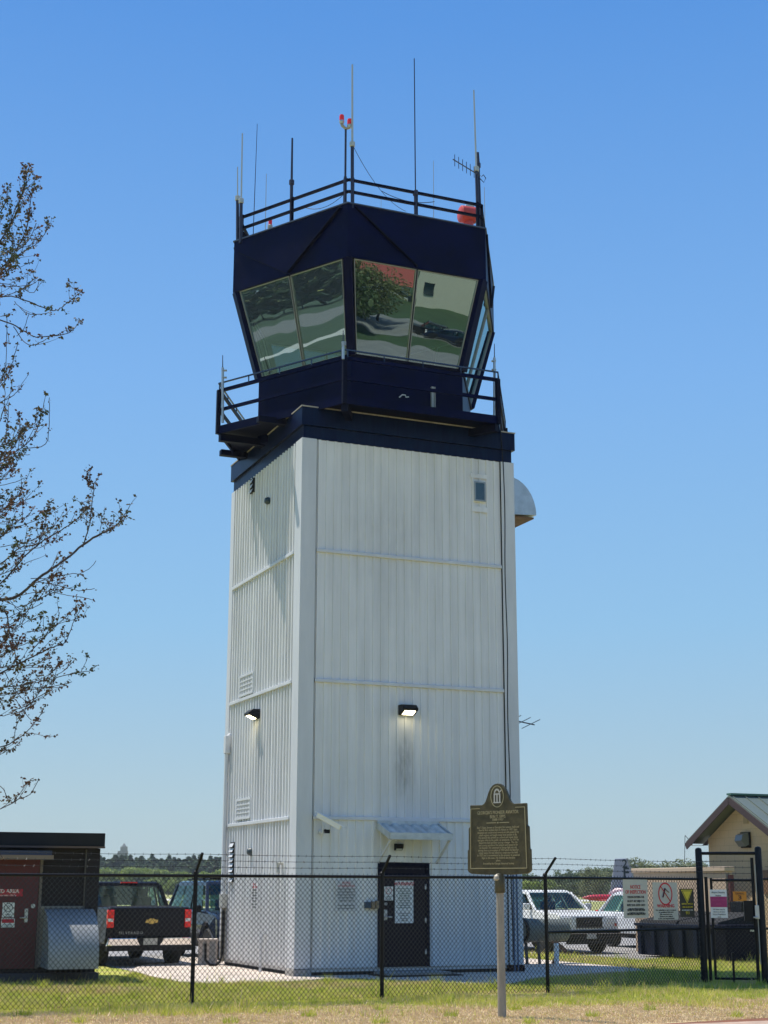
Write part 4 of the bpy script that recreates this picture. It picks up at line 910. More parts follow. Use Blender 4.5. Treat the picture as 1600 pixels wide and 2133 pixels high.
oww = ((on(1555, 1867, pa, pb) - on(1527, 1867, pa, pb))).length
MB().box(-oww/2,0,-ohh/2,oww/2,.01,ohh/2).build('board', mat('orange_sign_face', (.60,.22,.01), .5), og)
text('TERMINAL', .055, mat('dark_brown_ink', (.10,.03,.01), .6), og, (0,-.003,ohh*.27), sx=oww/.36); text('3', .10, mat('dark_brown_digit', (.10,.03,.01), .6), og, (0,-.003,-ohh*.15), sx=1.6, bold=.002)
dk = MB().tube([yp(1427,1740,41), yp(1426,1800,41)], .008, 5).tube([yp(1427,1740,41), yp(1434,1748,41)], .008, 5)
tag(dk.build('hanging_wire', M['black'], None), 'thin wire hanging from the left eave of the green roofed building', 'wire')
# parked aircraft far right
grm = mat('pale_lilac_paint', (.30,.29,.38), .4, noise=.1, nscale=1); AY = 100
ac = thing('parked_aircraft', 'grey propeller aircraft, only its tall marked tail fin showing', 'aircraft', yp(1300, 1905, AY), R(0)); ac.location.z = 0
def ax(px): return yp(px, 1855, AY).x - ac.location.x
def az(py): return yp(1300, py, AY).z
fin = MB().poly_y([(ax(1283),az(1789)),(ax(1309),az(1788)),(ax(1324),az(1835)),(ax(1338),az(1860)),(ax(1270),az(1862)),(ax(1276),az(1830))], -.08, .08).build('tail_fin', grm, ac, bevel=.03)
MB().poly_y([(ax(1307),az(1788)),(ax(1311),az(1788)),(ax(1326),az(1835)),(ax(1322),az(1836))], -.1, .1).build('rudder_edge', M['conc_grey'], ac)
text('2', .75, M['ink'], fin, (ax(1303),-.1,az(1800)), bold=.01, name='tail_digit'); text('F', .9, M['ink'], fin, (ax(1305),-.1,az(1819)), bold=.02, name='tail_letter')
pk = mat('pinkish_fuselage_paint', (.40,.25,.32), .4)
MB().lathe([(.1,0),(.45,.4),(.75,2.2),(.85,4.2),(.8,7),(.45,8.2),(.05,8.6)], (ax(1268),0,1.35), 'x', 18).build('fuselage', pk, ac, smooth=True)
MB().box(ax(1300),-2,az(1858)-.05,ax(1330),2,az(1858)+.05).build('tailplane', grm, ac)
for x in (1.2, 5.2): MB().lathe([(.25,-.08),(.25,.08)], (x,0,.25), 'y', 14).bar((x,0,.25),(x,0,1.1),.08).build('landing_gear', M['rubber'], ac)
MB().box(3.2,-5,1.0,5.0,5,1.12).build('wing', grm, ac)
rp = yp(1240, 1871, 90); ra_ = thing('red_aircraft', 'small red aircraft parked beyond the white cars', 'aircraft', (rp.x, rp.y, 0), 0)
rdm = mat('red_aircraft_paint', (.55,.03,.06), .35)
z0 = yp(1240, 1870, 90).z
MB().lathe([(.02,-.75),(.08,-.6),(.17,-.2),(.19,.3),(.18,1.5),(.08,3.2)], (0,0,z0), 'x', 16).build('fuselage', rdm, ra_, smooth=True)
MB().box(.2,-3,z0-.16,1.1,3,z0-.08).build('wing', rdm, ra_); MB().poly_y([(2.6,z0),(3.3,z0),(3.3,z0+.8),(3.0,z0+.8)],-.04,.04).build('tail_fin', rdm, ra_)
for x in (-.3, .9): MB().lathe([(.18,-.05),(.18,.05)], (x,0,.18), 'y', 12).bar((x,0,.18),(x,0,z0-.1),.05).build('landing_gear', M['rubber'], ra_)
# distant lattice tower
q = yp(258, 1777, 700); dt = thing('distant_tower', 'tiny grey stepped tower above the left tree line', 'tower', (q.x, q.y, 0), 0)
hz = M['conc_grey']; zt = yp(258, 1757, 700).z; zm = yp(258, 1768, 700).z
MB().box(-1.5,-1,0,1.5,1,zm+1).build('tower_body', hz, dt); MB().box(-2.6,-1.2,0,1.8,1.1,zm-1).build('tower_wing', hz, dt); MB().frustum([(-.9,-.9,zm+1),(.9,-.9,zm+1),(.9,.9,zm+1),(-.9,.9,zm+1)],[(-.3,-.3,zt),(.3,-.3,zt),(.3,.3,zt),(-.3,.3,zt)]).build('spire', hz, dt)
# things across the road that the cab windows mirror
def mirror_pt(dist, s): e = Vector((.705,-.709,0)); p_ = Vector((.709,.705,0)); return Vector((-.4, 31, 0)) + e*dist + p_*s
rzb = math.atan2(.705, .709) ; 
hb = thing('cream_building', 'cream walled building with a dark window across the road behind the viewer', 'building', mirror_pt(152, 1.0), rzb)
cream = mat('cream_wall', (.62,.58,.45), .8, noise=.08, nscale=1)
# local +x runs along s, local +y points back toward the tower
MB().box(0,-9,0,24,0,6.5).build('wall', cream, hb); MB().box(-.3,-9.3,6.5,24.3,.3,6.8).build('roof', M['conc_grey'], hb)
MB().box(1.2,0,2.0,2.2,.06,3.1).build('window', M['car_glass'], hb)
rbd = thing('red_roofed_house', 'white house with a red roof across the road behind the viewer', 'house', mirror_pt(158, -16), rzb)
MB().box(0,-8,0,16,0,1.7).build('wall', M['white'], rbd)
MB().poly_x([(-8.6,1.6),(.6,1.6),(-4,5.2)], -.5, 16.5).build('roof', mat('red_roof', (.30,.05,.04), .7), rbd)
for i in range(5): MB().box(1.5+i*2.9,0,.5,2.9+i*2.9,.05,1.4).build('window', M['car_glass'], rbd)
sheet('road', [tuple(mirror_pt(118,-60))[:2], tuple(mirror_pt(118,60))[:2], tuple(mirror_pt(134,60))[:2], tuple(mirror_pt(134,-60))[:2]], M['road'], .02)
sheet('road', [tuple(mirror_pt(88,-60))[:2], tuple(mirror_pt(88,60))[:2], tuple(mirror_pt(111,60))[:2], tuple(mirror_pt(109,-60))[:2]], M['road'], .02)
def lp_(dist, s): e = Vector((-.96,-.28,0)); p_ = Vector((.28,-.96,0)); return Vector((-.4,31,0)) + e*dist + p_*s
sheet('road', [tuple(lp_(d_, s))[:2] for d_, s in ((285,-90),(255,90),(268,90),(300,-90))], M['taxi'], .02)
sheet('road', [tuple(lp_(d_, s))[:2] for d_, s in ((400,-120),(330,120),(385,120),(520,-120))], M['road'], .02)
M['dkfield'] = mat('deep_green_meadow', (.05,.085,.04), .95, noise=.3, nscale=.05)  # plain dark green grass colour for the far left meadow
sheet('meadow', [tuple(lp_(d_, s))[:2] for d_, s in ((190,-200),(190,200),(900,400),(900,-400))], M['dkfield'], .012)

# ------------------------------------------------------------------ vehicles (local +y = forward, +x = right side)
def wheel(t, x, y, r=.40, wd=.27, rim=M['rim']):
    s = 1 if x > 0 else -1
    w_ = MB().lathe([(r*.62,-wd/2),(r*.93,-wd/2),(r,-wd/2+.04),(r,wd/2-.04),(r*.93,wd/2),(r*.62,wd/2)], (0,0,0), 'x', 28).build('wheel', M['tyre'], t, smooth=True)
    w_.location = (x, y, r)
    mb = MB().lathe([(r*.63, s*wd*.34), (r*.60, s*wd*.42), (r*.16, s*wd*.36), (r*.14, s*wd*.46), (.01, s*wd*.46)], (0,0,0), 'x', 20)
    mb.build('rim', rim, w_, smooth=True)
    return w_
def arch_profile(y0, y1, zb, top, arches, r):
    """side outline (y,z): bottom with wheel arches from y0 to y1, then the top points listed front to rear"""
    p = [(y0, zb)]
    for c in arches:
        h = math.asin(min(1, (zb - .40) / r)) if zb > .40 else 0
        n = 10
        for i in range(n+1):
            a = pi - h - (pi - 2*h) * i / n; p.append((c + r*cos(a), .40 + r*sin(a)))
    p.append((y1, zb)); return p + top
def shell(profile, w_, tuck=.06, ztop=1.3):
    """profile extruded across the width, narrower above the belt"""
    mb = MB(); n = len(profile); vs = []
    for s in (-1, -.90, .90, 1):
        for y, z in profile:
            k = 1 - tuck * max(0, (z - .75)) / .6
            if abs(s) == 1: x = s * w_/2 * k
            else: x = s * w_/2
            vs.append((x, y, z))
    f = [tuple(range(n))[::-1], tuple(3*n + i for i in range(n))]
    for r_ in range(3):
        for i in range(n): j = (i+1) % n; f.append((r_*n+i, r_*n+j, (r_+1)*n+j, (r_+1)*n+i))
    return mb.add(vs, f)
def cabin(t, m, base, roof, wb, wr, name='cab'):
    """base/roof: (y_rear, y_front, z)"""
    (a0, a1, z0), (b0, b1, z1) = base, roof
    mb = MB(); h = z1 - z0; k = .10/h
    def P_(x, y, u): # corner post point, u 0..1 up
        xb = x*wb/2; xr = x*wr/2; yb = a0 if y < 0 else a1; yr = b0 if y < 0 else b1
        return Vector((xb + (xr-xb)*u, yb + (yr-yb)*u, z0 + h*u))
    lo = [P_(-1,-1,1-k), P_(1,-1,1-k), P_(1,1,1-k), P_(-1,1,1-k)]; mid = [P_(-1,-1,1), P_(1,-1,1), P_(1,1,1), P_(-1,1,1)]
    hi = [Vector((p.x*.86, p.y + (.10 if p.y < (b0+b1)/2 else -.10), z1 + .035)) for p in mid]
    mb.frustum(lo, mid); mb.frustum(mid, hi)
    for x in (-1, 1):
        for y in (-1, 1): mb.bar(P_(x*.975,y,-.02), P_(x*.975,y,1-k*.5), .075, .085, up=(1,0,0))
        ym0, ym1 = a0 + (a1-a0)*.43, b0 + (b1-b0)*.43; mb.bar((x*wb/2*.975, ym0, z0), (x*wr/2*.975, ym1, z1-.05), .10, .04, up=(1,0,0))
    mb.frustum([P_(-1,-1,-.03), P_(1,-1,-.03), P_(1,1,-.03), P_(-1,1,-.03)], [P_(-1,-1,.04), P_(1,-1,.04), P_(1,1,.04), P_(-1,1,.04)])
    o = mb.build(name, m, t, bevel=.015, seg=2)
    for x in (-.42, .42):
        yc = b0 + .30
        MB().box(x-.24, yc, z0-.1, x+.24, yc+.16, z0+.28).box(x-.12, yc+.02, z0+.28, x+.12, yc+.12, z0+.46).build('seat', M['rubber'], o, bevel=.03)
    return o
def pane(par, pts, m=None, name='window', off=.006):
    v = [Vector(p) for p in pts]; n = (v[1]-v[0]).cross(v[2]-v[0]).normalized()
    c = sum(v, Vector())/len(v)
    if n.dot(c - Vector((0, c.y if abs(n.x) > .6 else 0, 1.0))) < 0: n = -n; v = v[::-1]
    return MB().add([p + n*off for p in v], [tuple(range(len(v)))]).build(name, m or M['auto_glass'], par)
def quadlerp(A_, B_, C_, D_, s0, s1, t0, t1):
    A_, B_, C_, D_ = map(Vector, (A_, B_, C_, D_))
    f = lambda s, t: (A_.lerp(B_, s)).lerp(D_.lerp(C_, s), t)
    return [f(s0,t0), f(s1,t0), f(s1,t1), f(s0,t1)]
def glasshouse(cab, base, roof, wb, wr, side_splits, front=(.06,.94,.10,.92), rear=(.06,.94,.12,.88)):
    (a0, a1, z0), (b0, b1, z1) = base, roof
    pane(cab, quadlerp((-wb/2,a1,z0),(wb/2,a1,z0),(wr/2,b1,z1),(-wr/2,b1,z1), *front), name='windscreen')
    pane(cab, quadlerp((wb/2,a0,z0),(-wb/2,a0,z0),(-wr/2,b0,z1),(wr/2,b0,z1), *rear), name='rear_window')
    for s in (-1, 1):
        for u0, u1 in side_splits:
            pane(cab, quadlerp((s*wb/2,a0,z0),(s*wb/2,a1,z0),(s*wr/2,b1,z1),(s*wr/2,b0,z1), u0, u1, .10, .88), name='side_window')
def pickup(label, paint, loc, rz, group, style):
    t = thing('pickup_truck', label, 'pickup truck', loc, rz, group)
    W_ = 2.0
    top = [(2.86,.62),(2.90,.85),(2.86,1.12),(2.70,1.20),(1.25,1.27),(-.95,1.29),(-2.84,1.31),(-2.88,1.25),(-2.86,.62)]
    body = shell(arch_profile(-2.80, 2.80, .50, top, (-1.75, 1.85), .50), W_).build('body', paint, t, bevel=.035, seg=2); fixn(body)
    MB().box(-.80,-2.80,.66,.80,2.5,.74).box(-.85,-2.3,.35,.85,2.4,.66).build('underbody', M['dark'], t)
    for x in (-.86, .86):
        MB().box(x-.09 if x>0 else x-.09, -2.3, .45, x+.09, -1.2, 1.0).box(x-.09, 1.3, .45, x+.09, 2.4, 1.0).build('wheel_well', M['dark'], t)
    for y in (-1.75, 1.85):
        for x in (-.86, .86): wheel(t, x, y)
    base, roof = (-.98, 1.30, 1.25), (-.72, .42, 1.85)
    cab = cabin(t, paint, base, roof, 1.90, 1.52)
    glasshouse(cab, base, roof, 1.90, 1.52, ((.10,.40),(.46,.86)))
    MB().box(-.20,-.80,1.845,.20,-.70,1.875).build('brake_light', M['red_lens'], cab)
    # bed recess and tailgate
    MB().box(-.82,-2.74,1.312,.82,-1.06,1.32).build('bed_floor', M['dark'], t)
    tg = MB().box(-.82,-2.90,.66,.82,-2.86,1.30).build('tailgate', paint, t, bevel=.02)
    MB().box(-.12,-2.93,1.14,.12,-2.90,1.18).build('tailgate_handle', M['dark'], tg)
    for x in (-.90, .90):
        tl_ = MB().box(x-.07,-2.905,.86,x+.085,-2.80,1.25).build('taillight', M['red_lens'], t, bevel=.015)
        MB().box(x-.06,-2.915,.99,x+.06,-2.906,1.06).build('reverse_light', M['sign_white'], tl_)
    bp = MB().add([(-.98,-3.02,.47),(.98,-3.02,.47),(.98,-2.85,.45),(-.98,-2.85,.45),(-.96,-3.04,.64),(.96,-3.04,.64),(.94,-2.86,.66),(-.94,-2.86,.66)],[(0,3,2,1),(4,5,6,7),(0,1,5,4),(1,2,6,5),(2,3,7,6),(3,0,4,7)]).build('rear_bumper', M['chrome'], t, bevel=.02)
    MB().add([(-.32,-3.05,.64),(.32,-3.05,.64),(.22,-3.045,.46),(-.22,-3.045,.46)], [(0,1,2,3)]).box(-.98,-3.02,.36,.98,-2.9,.46).build('bumper_recess', M['dark'], bp)
    MB().box(-.16,-3.065,.49,.16,-3.05,.63).build('plate', M['sign_grey'], bp)
    MB().box(-.05,-3.1,.38,.05,-2.9,.46).build('tow_hitch', M['dark'], t)
    # front
    MB().add([(-.44,2.905,.80),(.44,2.905,.80),(.44,2.90,1.06),(-.44,2.90,1.06)], [(0,1,2,3)]).build('grille', M['dark'], t)
    g = MB().box(-.46,2.90,1.06,.46,2.925,1.085).box(-.46,2.90,.775,.46,2.925,.80).build('grille_frame', M['chrome'], t)
    for x in (-.75, .75):
        hl = MB().box(x-.17,2.84,.90,x+.17,2.915,1.08).build('headlight', M['sign_white'], t, bevel=.02); MB().box(x+(.10 if x > 0 else -.17),2.912,.82,x+(.17 if x > 0 else -.10),2.925,.90).build('indicator', M['orange'], hl)
    MB().add([(-.99,2.98,.45),(.99,2.98,.45),(.99,2.8,.45),(-.99,2.8,.45),(-.97,3.0,.66),(.97,3.0,.66),(.95,2.8,.70),(-.95,2.8,.70)],[(0,1,2,3),(7,6,5,4),(4,5,1,0),(5,6,2,1),(6,7,3,2),(7,4,0,3)]).build('front_bumper', M['dark'], t, bevel=.02)
    MB().box(-.97,2.985,.60,.97,3.015,.68).build('bumper_strip', M['chrome'], t, bevel=.01)
    MB().box(-.8,2.9,.30,.8,2.96,.46).build('air_dam', M['dark'], t)
    MB().box(-.16,3.0,.46,.16,3.012,.60).build('plate', M['sign_grey'], t)
    for s in (-1, 1):
        MB().box(min(s*.96,s*1.18),.98,1.28,max(s*.96,s*1.18),1.08,1.48).build('wing_mirror', style.get('mirror', M['black']), t, bevel=.03)
        MB().box(min(s*.985,s*1.0),.0,1.0,max(s*.985,s*1.0),.2,1.03).box(min(s*.985,s*1.0),-.75,1.0,max(s*.985,s*1.0),-.55,1.03).build('door_handle', M['chrome'], t)
    return t, tg
M['auto_glass'] = glass('auto_glass', (.62,.80,.72), .05)
def carpaint(name, col, rough=.25, fl=0): return mat(name, col, rough, metal=fl, spec=.22, coat=.05)
HV = ANG                      # parked along the tower's side: +y turned by the tower angle
ax_ = gp(284, 2010)
blk = carpaint('black_blue_paint', (.001,.001,.006), .35)
t, tg = pickup('black pickup seen from behind at the left, red taillights and chrome bumper', blk, ax_ + V*1.75, HV, 'pickups parked behind the fence', {}); t.scale = (.96,.96,.965)
gold = mat('gold_emblem', (.62,.42,.12), .3, metal=.6)
MB().poly_y([(-.15,-.035),(-.06,-.035),(-.05,-.06),(.05,-.06),(.06,-.035),(.13,-.035),(.15,.035),(.06,.035),(.05,.06),(-.05,.06),(-.06,.035),(-.13,.035)], 0, .012).build('emblem', gold, tg).location = (.05,-2.925,1.0)
text('SILVERADO', .085, M['sign_grey'], tg, (-.42,-2.905,.745), spacing=1.35, name='lettering')
M['auto_glass'] = glass('dark_auto_glass', (.20,.32,.30), .03)
wp = carpaint('white_truck_paint', (.74,.74,.72), .22)
fa_ = (gp(1150, 1987) + gp(1243, 1988))/2; fa_ = Vector((5.15, 41.5, 0))
t, tg = pickup('white pickup facing the camera right of the tower, dark lower front', wp, fa_ + V*1.85, HV + pi, 'pickups parked behind the fence', {'mirror': wp}); t.scale = (.9,.9,.87)
text('GMC', .17, M['chrome'], t, (0, 2.915, .93), rot=(pi/2, 0, pi), name='lettering', bold=.004)
# dark SUV
def suv(label, name, paint, loc, rz, L=4.9, H=1.82, W_=1.95, rack=False, cat='suv', lower=None, roofy=(-2.0,.55), basey=(-2.35,1.25), rl=.37, belt=1.15):
    t = thing(name, label, cat, loc, rz); h = L/2
    top = [(h-.02,.55),(h,.75),(h-.08,belt-.18),(h-.3,belt-.08),(1.2,belt),(-h+.12,belt+.02),(-h,belt-.12),(-h,.5)]
    b = shell(arch_profile(-h+.06, h-.06, .36, top, (-1.42, 1.45), .46), W_).build('body', paint, t, bevel=.05, seg=3); fixn(b)
    MB().box(-.78,-h+.1,.28,.78,h-.15,.5).build('underbody', M['dark'], t)
    if lower: MB().box(-W_/2-.012,-.95,.34,W_/2+.012,.95,.62).build('lower_cladding', lower, t, bevel=.02)
    for y in (-1.42, 1.45):
        for x in (-W_/2+.14, W_/2-.14): wheel(t, x, y, rl, .24)
        for x in (-.82, .82): MB().box(x-.09, y-.5, .4, x+.09, y+.5, .85).build('wheel_well', M['dark'], t)
    base, roof = (basey[0], basey[1], belt-.04), (roofy[0], roofy[1], H)
    cab = cabin(t, paint, base, roof, W_-.12, W_-.52)
    glasshouse(cab, base, roof, W_-.12, W_-.52, ((.06,.30),(.34,.60),(.64,.90)))
    for x in (-.68, .68):
        hl = MB().box(x-.2,h-.16,.70,x+.2,h+.005,.88).build('headlight', M['sign_white'], t, bevel=.03)
        MB().box(x+(.12 if x>0 else -.2),h+.0,.70,x+(.2 if x>0 else -.12),h+.012,.88).build('indicator', M['orange'], hl)
        MB().box(x-.1,-h-.01,.8,x+.14,-h+.08,1.05).build('taillight', M['red_lens'], t, bevel=.02)
    MB().box(-.42,h-.03,.62,.42,h+.01,.88).build('grille', M['dark'], t)
    MB().box(-.9,h-.1,.38,.9,h+.05,.56).build('front_bumper', lower or paint, t, bevel=.04)
    for s in (-1,1): MB().box(min(s*.93,s*1.12),.80,1.10,max(s*.93,s*1.12),.92,1.27).build('wing_mirror', M['black'], t, bevel=.03)
    if rack:
        MB().tube([(-.55,-1.7,H+.07),(-.55,.3,H+.07)],.02).tube([(.55,-1.7,H+.07),(.55,.3,H+.07)],.02).bar((-.6,-1.2,H+.09),(.6,-1.2,H+.09),.05).bar((-.6,-.2,H+.09),(.6,-.2,H+.09),.05).build('roof_rack', M['black'], t)
    return t
hd_ = -V; rt_ = Vector((hd_.y, -hd_.x, 0))
wc = Vector((-4.12, 37.0, 0)); suv('dark blue suv parked behind the left tower corner, facing the camera', 'suv', carpaint('dark_blue_paint', (.02,.03,.055), .12, .2), wc - hd_*1.45 - rt_*.83, HV + pi, rack=True, lower=M['dark'])
suv('white crossover car with its rear toward the pickup, behind the fence signs', 'parked_car', carpaint('white_car_paint', (.72,.73,.74), .2), Vector((8.12, 45.2, 0)), HV + pi, L=4.6, H=1.56, W_=1.84, roofy=(-1.4,.35), basey=(-2.1,1.2), rl=.34, belt=1.0, cat='car')
for k, (ds, ss) in enumerate(((122, 3.4), (119.5, 5.0))):
    q = mirror_pt(ds, ss) if 'mirror_pt' in globals() else Vector((-.4,31,0)) + Vector((.705,-.709,0))*ds + Vector((.709,.705,0))*ss
    suv(('black car on the road behind the viewer', 'dark blue car nearer on the road behind the viewer')[k], 'road_car', (blk, carpaint('road_car_paint', (.01,.02,.05), .15))[k], q, math.atan2(.705,.709) + pi/2, L=4.6, H=1.5, W_=1.84, roofy=(-1.4,.35), basey=(-2.1,1.2), rl=.34, belt=.95, cat='car')

# ------------------------------------------------------------------ near tree at the left edge
def leafmat(name, a, b, sc=2.0, trans=.25):
    m = bpy.data.materials.new(name); m.use_nodes = True; n = m.node_tree; p = n.nodes['Principled BSDF']
    p.inputs['Roughness'].default_value = .6; p.inputs['Specular IOR Level'].default_value = .25
    tc = n.nodes.new('ShaderNodeTexCoord'); t = n.nodes.new('ShaderNodeTexNoise'); t.inputs['Scale'].default_value = sc; t.inputs['Detail'].default_value = 3
    r = n.nodes.new('ShaderNodeValToRGB'); r.color_ramp.elements[0].position = .35; r.color_ramp.elements[1].position = .65
    r.color_ramp.elements[0].color = (*a, 1); r.color_ramp.elements[1].color = (*b, 1)
    n.links.new(tc.outputs['Object'], t.inputs['Vector']); n.links.new(t.outputs['Fac'], r.inputs[0]); n.links.new(r.outputs[0], p.inputs['Base Color'])
    tl_ = n.nodes.new('ShaderNodeBsdfTranslucent'); mx = n.nodes.new('ShaderNodeMixShader'); mx.inputs[0].default_value = trans
    n.links.new(r.outputs[0], tl_.inputs[0]); n.links.new(p.outputs[0], mx.inputs[1]); n.links.new(tl_.outputs[0], mx.inputs[2])
    n.links.new(mx.outputs[0], n.nodes['Material Output'].inputs[0]); return m
NT = thing('budding_tree', 'budding tree reaching in from the left edge with thin twiggy branches', 'tree', (-8.3, 18.6, 0), 0)
bark = mat('grey_bark', (.05,.042,.045), .9, noise=.4, nscale=8)
org = Vector((-8.3, 18.6, 0))
rn = random.Random(11)
TR, TW, LV = MB(), MB(), MB()
def leaf(p, s):
    d = Vector((rn.uniform(-1,1), rn.uniform(-1,1), rn.uniform(-1.0,.6))).normalized(); x = d.cross(Vector((rn.uniform(-1,1),rn.uniform(-1,1),rn.uniform(-1,1)))).normalized()
    L_ = s*rn.uniform(.7,1.5); w_ = L_*.34
    p = p - org; LV.add([p, p + d*L_*.5 + x*w_, p + d*L_, p + d*L_*.5 - x*w_], [(0,1,2,3)])
def twig(p, d, L_, r, dens, depth=0):
    n = max(3, int(L_/.07)); pts = [p.copy()]; q = p.copy(); dd = d.normalized()
    for i in range(n):
        dd = (dd + Vector((rn.uniform(-.16,.16), rn.uniform(-.16,.16), rn.uniform(-.08,.20)))).normalized(); q = q + dd*(L_/n); pts.append(q.copy())
        if rn.random() < dens:
            for _ in range(rn.choice((1,2,3,4))): leaf(q + Vector((rn.uniform(-.025,.025),rn.uniform(-.025,.025),rn.uniform(-.025,.025))), .033)
        if depth < 1 and i > 0 and rn.random() < .22:
            e = (dd + Vector((rn.uniform(-.8,.8), rn.uniform(-.8,.8), rn.uniform(-.3,.7)))).normalized(); twig(q, e, L_*rn.uniform(.3,.6), r*.7, dens, depth+1)
    TW.tube([v - org for v in pts], r, 4, r*.45)
    for _ in range(3): leaf(q, .04)
BR = [ # (pixels of each branch, thickness m, leaf density, twig rate)
 ([(-260,760),(-120,640),(-40,560),(20,470),(45,410),(54,350)], .022, 1.0, 2.6),
 ([(-60,580),(0,560),(50,490),(66,410),(72,385)], .012, 1.0, 2.2), ([(-50,520),(-10,460),(14,420)], .010, 1.0, 2.0), ([(-30,540),(10,490),(30,440),(48,400)], .010, 1.0, 2.6),
 ([(-100,640),(0,568),(40,530),(80,505),(101,472)], .014, .95, 1.8), ([(10,560),(30,530),(60,500),(76,465)], .008, .7, 1.0),
 ([(-180,650),(0,618),(60,629),(110,647),(142,630),(170,606)], .012, .6, .7), ([(0,590),(40,597),(70,610),(83,580)], .006, .35, .3), ([(-20,594),(40,597),(72,590)], .006, .5, .3),
 ([(30,628),(52,650),(75,655),(105,650)], .006, .5, .4), ([(-160,640),(0,667),(50,690),(80,702),(140,694),(165,671)], .013, .6, .5), ([(28,680),(45,706),(68,719),(100,704)], .008, .6, .5),
 ([(60,655),(50,685),(35,700)], .005, .5, .3), ([(15,655),(14,720),(10,770),(0,800)], .006, .4, .5), ([(-60,830),(0,805),(20,770),(38,715)], .008, .7, .9), ([(-90,900),(-20,850),(0,838),(30,822),(50,800)], .009, .5, .4),
 ([(-10,900),(8,850),(10,800),(8,770)], .006, .4, .4), ([(-60,960),(0,930),(15,890),(18,840)], .008, .8, 1.2), ([(-60,985),(30,930),(40,860)], .008, .8, 1.2), ([(-80,990),(0,960),(65,915),(85,870),(92,845)], .009, .8, 1.3), ([(50,935),(95,925),(102,880),(103,828)], .007, .6, .8),
 ([(-60,1010),(0,1000),(20,995),(40,975)], .006, .7, .8), ([(-40,1000),(20,955),(62,947)], .005, .3, .2), ([(-80,1020),(10,1010),(55,995)], .006, .4, .3),
 ([(-320,1300),(-150,1262),(0,1250),(40,1240),(80,1205),(130,1170),(180,1130),(215,1110),(245,1092),(266,1062)], .034, .55, .9),
 ([(172,1140),(186,1095),(192,1050),(197,1005)], .010, 1.0, 2.4), ([(205,1118),(212,1090),(210,1072)], .005, 1.0, .6), ([(224,1105),(236,1085),(237,1072)], .005, 1.0, .6),
 ([(-60,1230),(0,1215),(50,1160),(100,1120),(150,1090),(178,1062),(170,1045)], .014, .9, 1.5), ([(-80,1210),(0,1175),(40,1142),(80,1130),(95,1085),(98,1062)], .012, .9, 1.5),
 ([(-90,1120),(0,1062),(40,1048),(70,1035)], .010, .95, 1.6), ([(60,1218),(120,1200),(160,1195),(182,1205)], .007, .6, .7), ([(160,1198),(185,1185),(200,1168)], .004, .7, .4), ([(80,1212),(130,1222),(165,1230),(197,1226)], .006, .5, .4),
 ([(40,1240),(100,1232),(140,1240),(170,1243),(195,1250)], .006, .4, .3), ([(20,1250),(60,1290),(95,1275)], .005, .5, .5), ([(0,1245),(50,1270),(90,1255)], .005, .4, .5), ([(50,1320),(75,1310),(86,1294)], .004, .3, .1),
 ([(-120,1250),(0,1268),(18,1310),(32,1360),(38,1400)], .020, .7, 1.2), ([(-80,1430),(0,1402),(60,1372),(105,1350),(135,1338),(152,1300),(167,1270)], .014, .8, 1.6), ([(60,1360),(95,1325),(115,1305),(124,1276)], .008, .7, 1.1),
 ([(-80,1440),(40,1428),(100,1416),(150,1404),(190,1397)], .010, .65, .8), ([(90,1418),(130,1400),(150,1380)], .006, .6, .5), ([(70,1432),(110,1430),(150,1420)], .005, .6, .4),
 ([(10,1400),(40,1450),(60,1462)], .007, .8, 1.0), ([(30,1455),(60,1495),(66,1500)], .006, .5, .5), ([(-120,1600),(0,1557),(35,1540),(60,1520),(80,1495),(93,1483)], .010, .7, .7), ([(28,1545),(35,1510),(48,1490)], .006, .8, .8), ([(-40,1590),(0,1572),(18,1560)], .005, .6, .5),
 ([(-120,1720),(0,1685),(40,1665),(62,1655),(80,1625)], .009, .7, .6), ([(-60,1620),(0,1638),(14,1660),(20,1670)], .007, .6, .5), ([(-40,1500),(0,1492),(32,1486)], .005, .5, .3),
 ([(-60,1150),(0,1120),(30,1090),(60,1075)], .009, 1.0, 1.8), ([(-60,1330),(0,1310),(40,1290),(60,1270)], .008, .7, 1.2), ([(-40,1290),(0,1340),(40,1345),(75,1330)], .008, .8, 1.4), ([(-70,1380),(0,1365),(40,1345)], .009, .8, 1.5), ([(-60,1400),(20,1388),(70,1385),(100,1370)], .008, .9, 1.6),
 ([(-40,1210),(20,1190),(60,1170)], .007, .6, 1.0), ([(-30,1750),(-10,1765),(10,1792)], .005, .9, .6)]
for x0_, y0_, x1_, y1_, n_b in ((-30,420,60,600,9), (-40,1050,110,1230,11), (-40,1270,110,1470,20), (-40,860,60,1010,8), (-30,1000,60,1080,6)):
    for _ in range(n_b):
        a_, b_ = rn.uniform(x0_, x1_), rn.uniform(y0_, y1_); L_ = rn.uniform(40, 80); sl_ = rn.uniform(-.1, .9)
        BR.append(([(a_-L_, b_+L_*sl_*.8), (a_-L_*.4, b_+L_*.45*sl_), (a_, b_), (a_+L_*.25, b_-L_*sl_*.5)], .006, .85, 1.3))
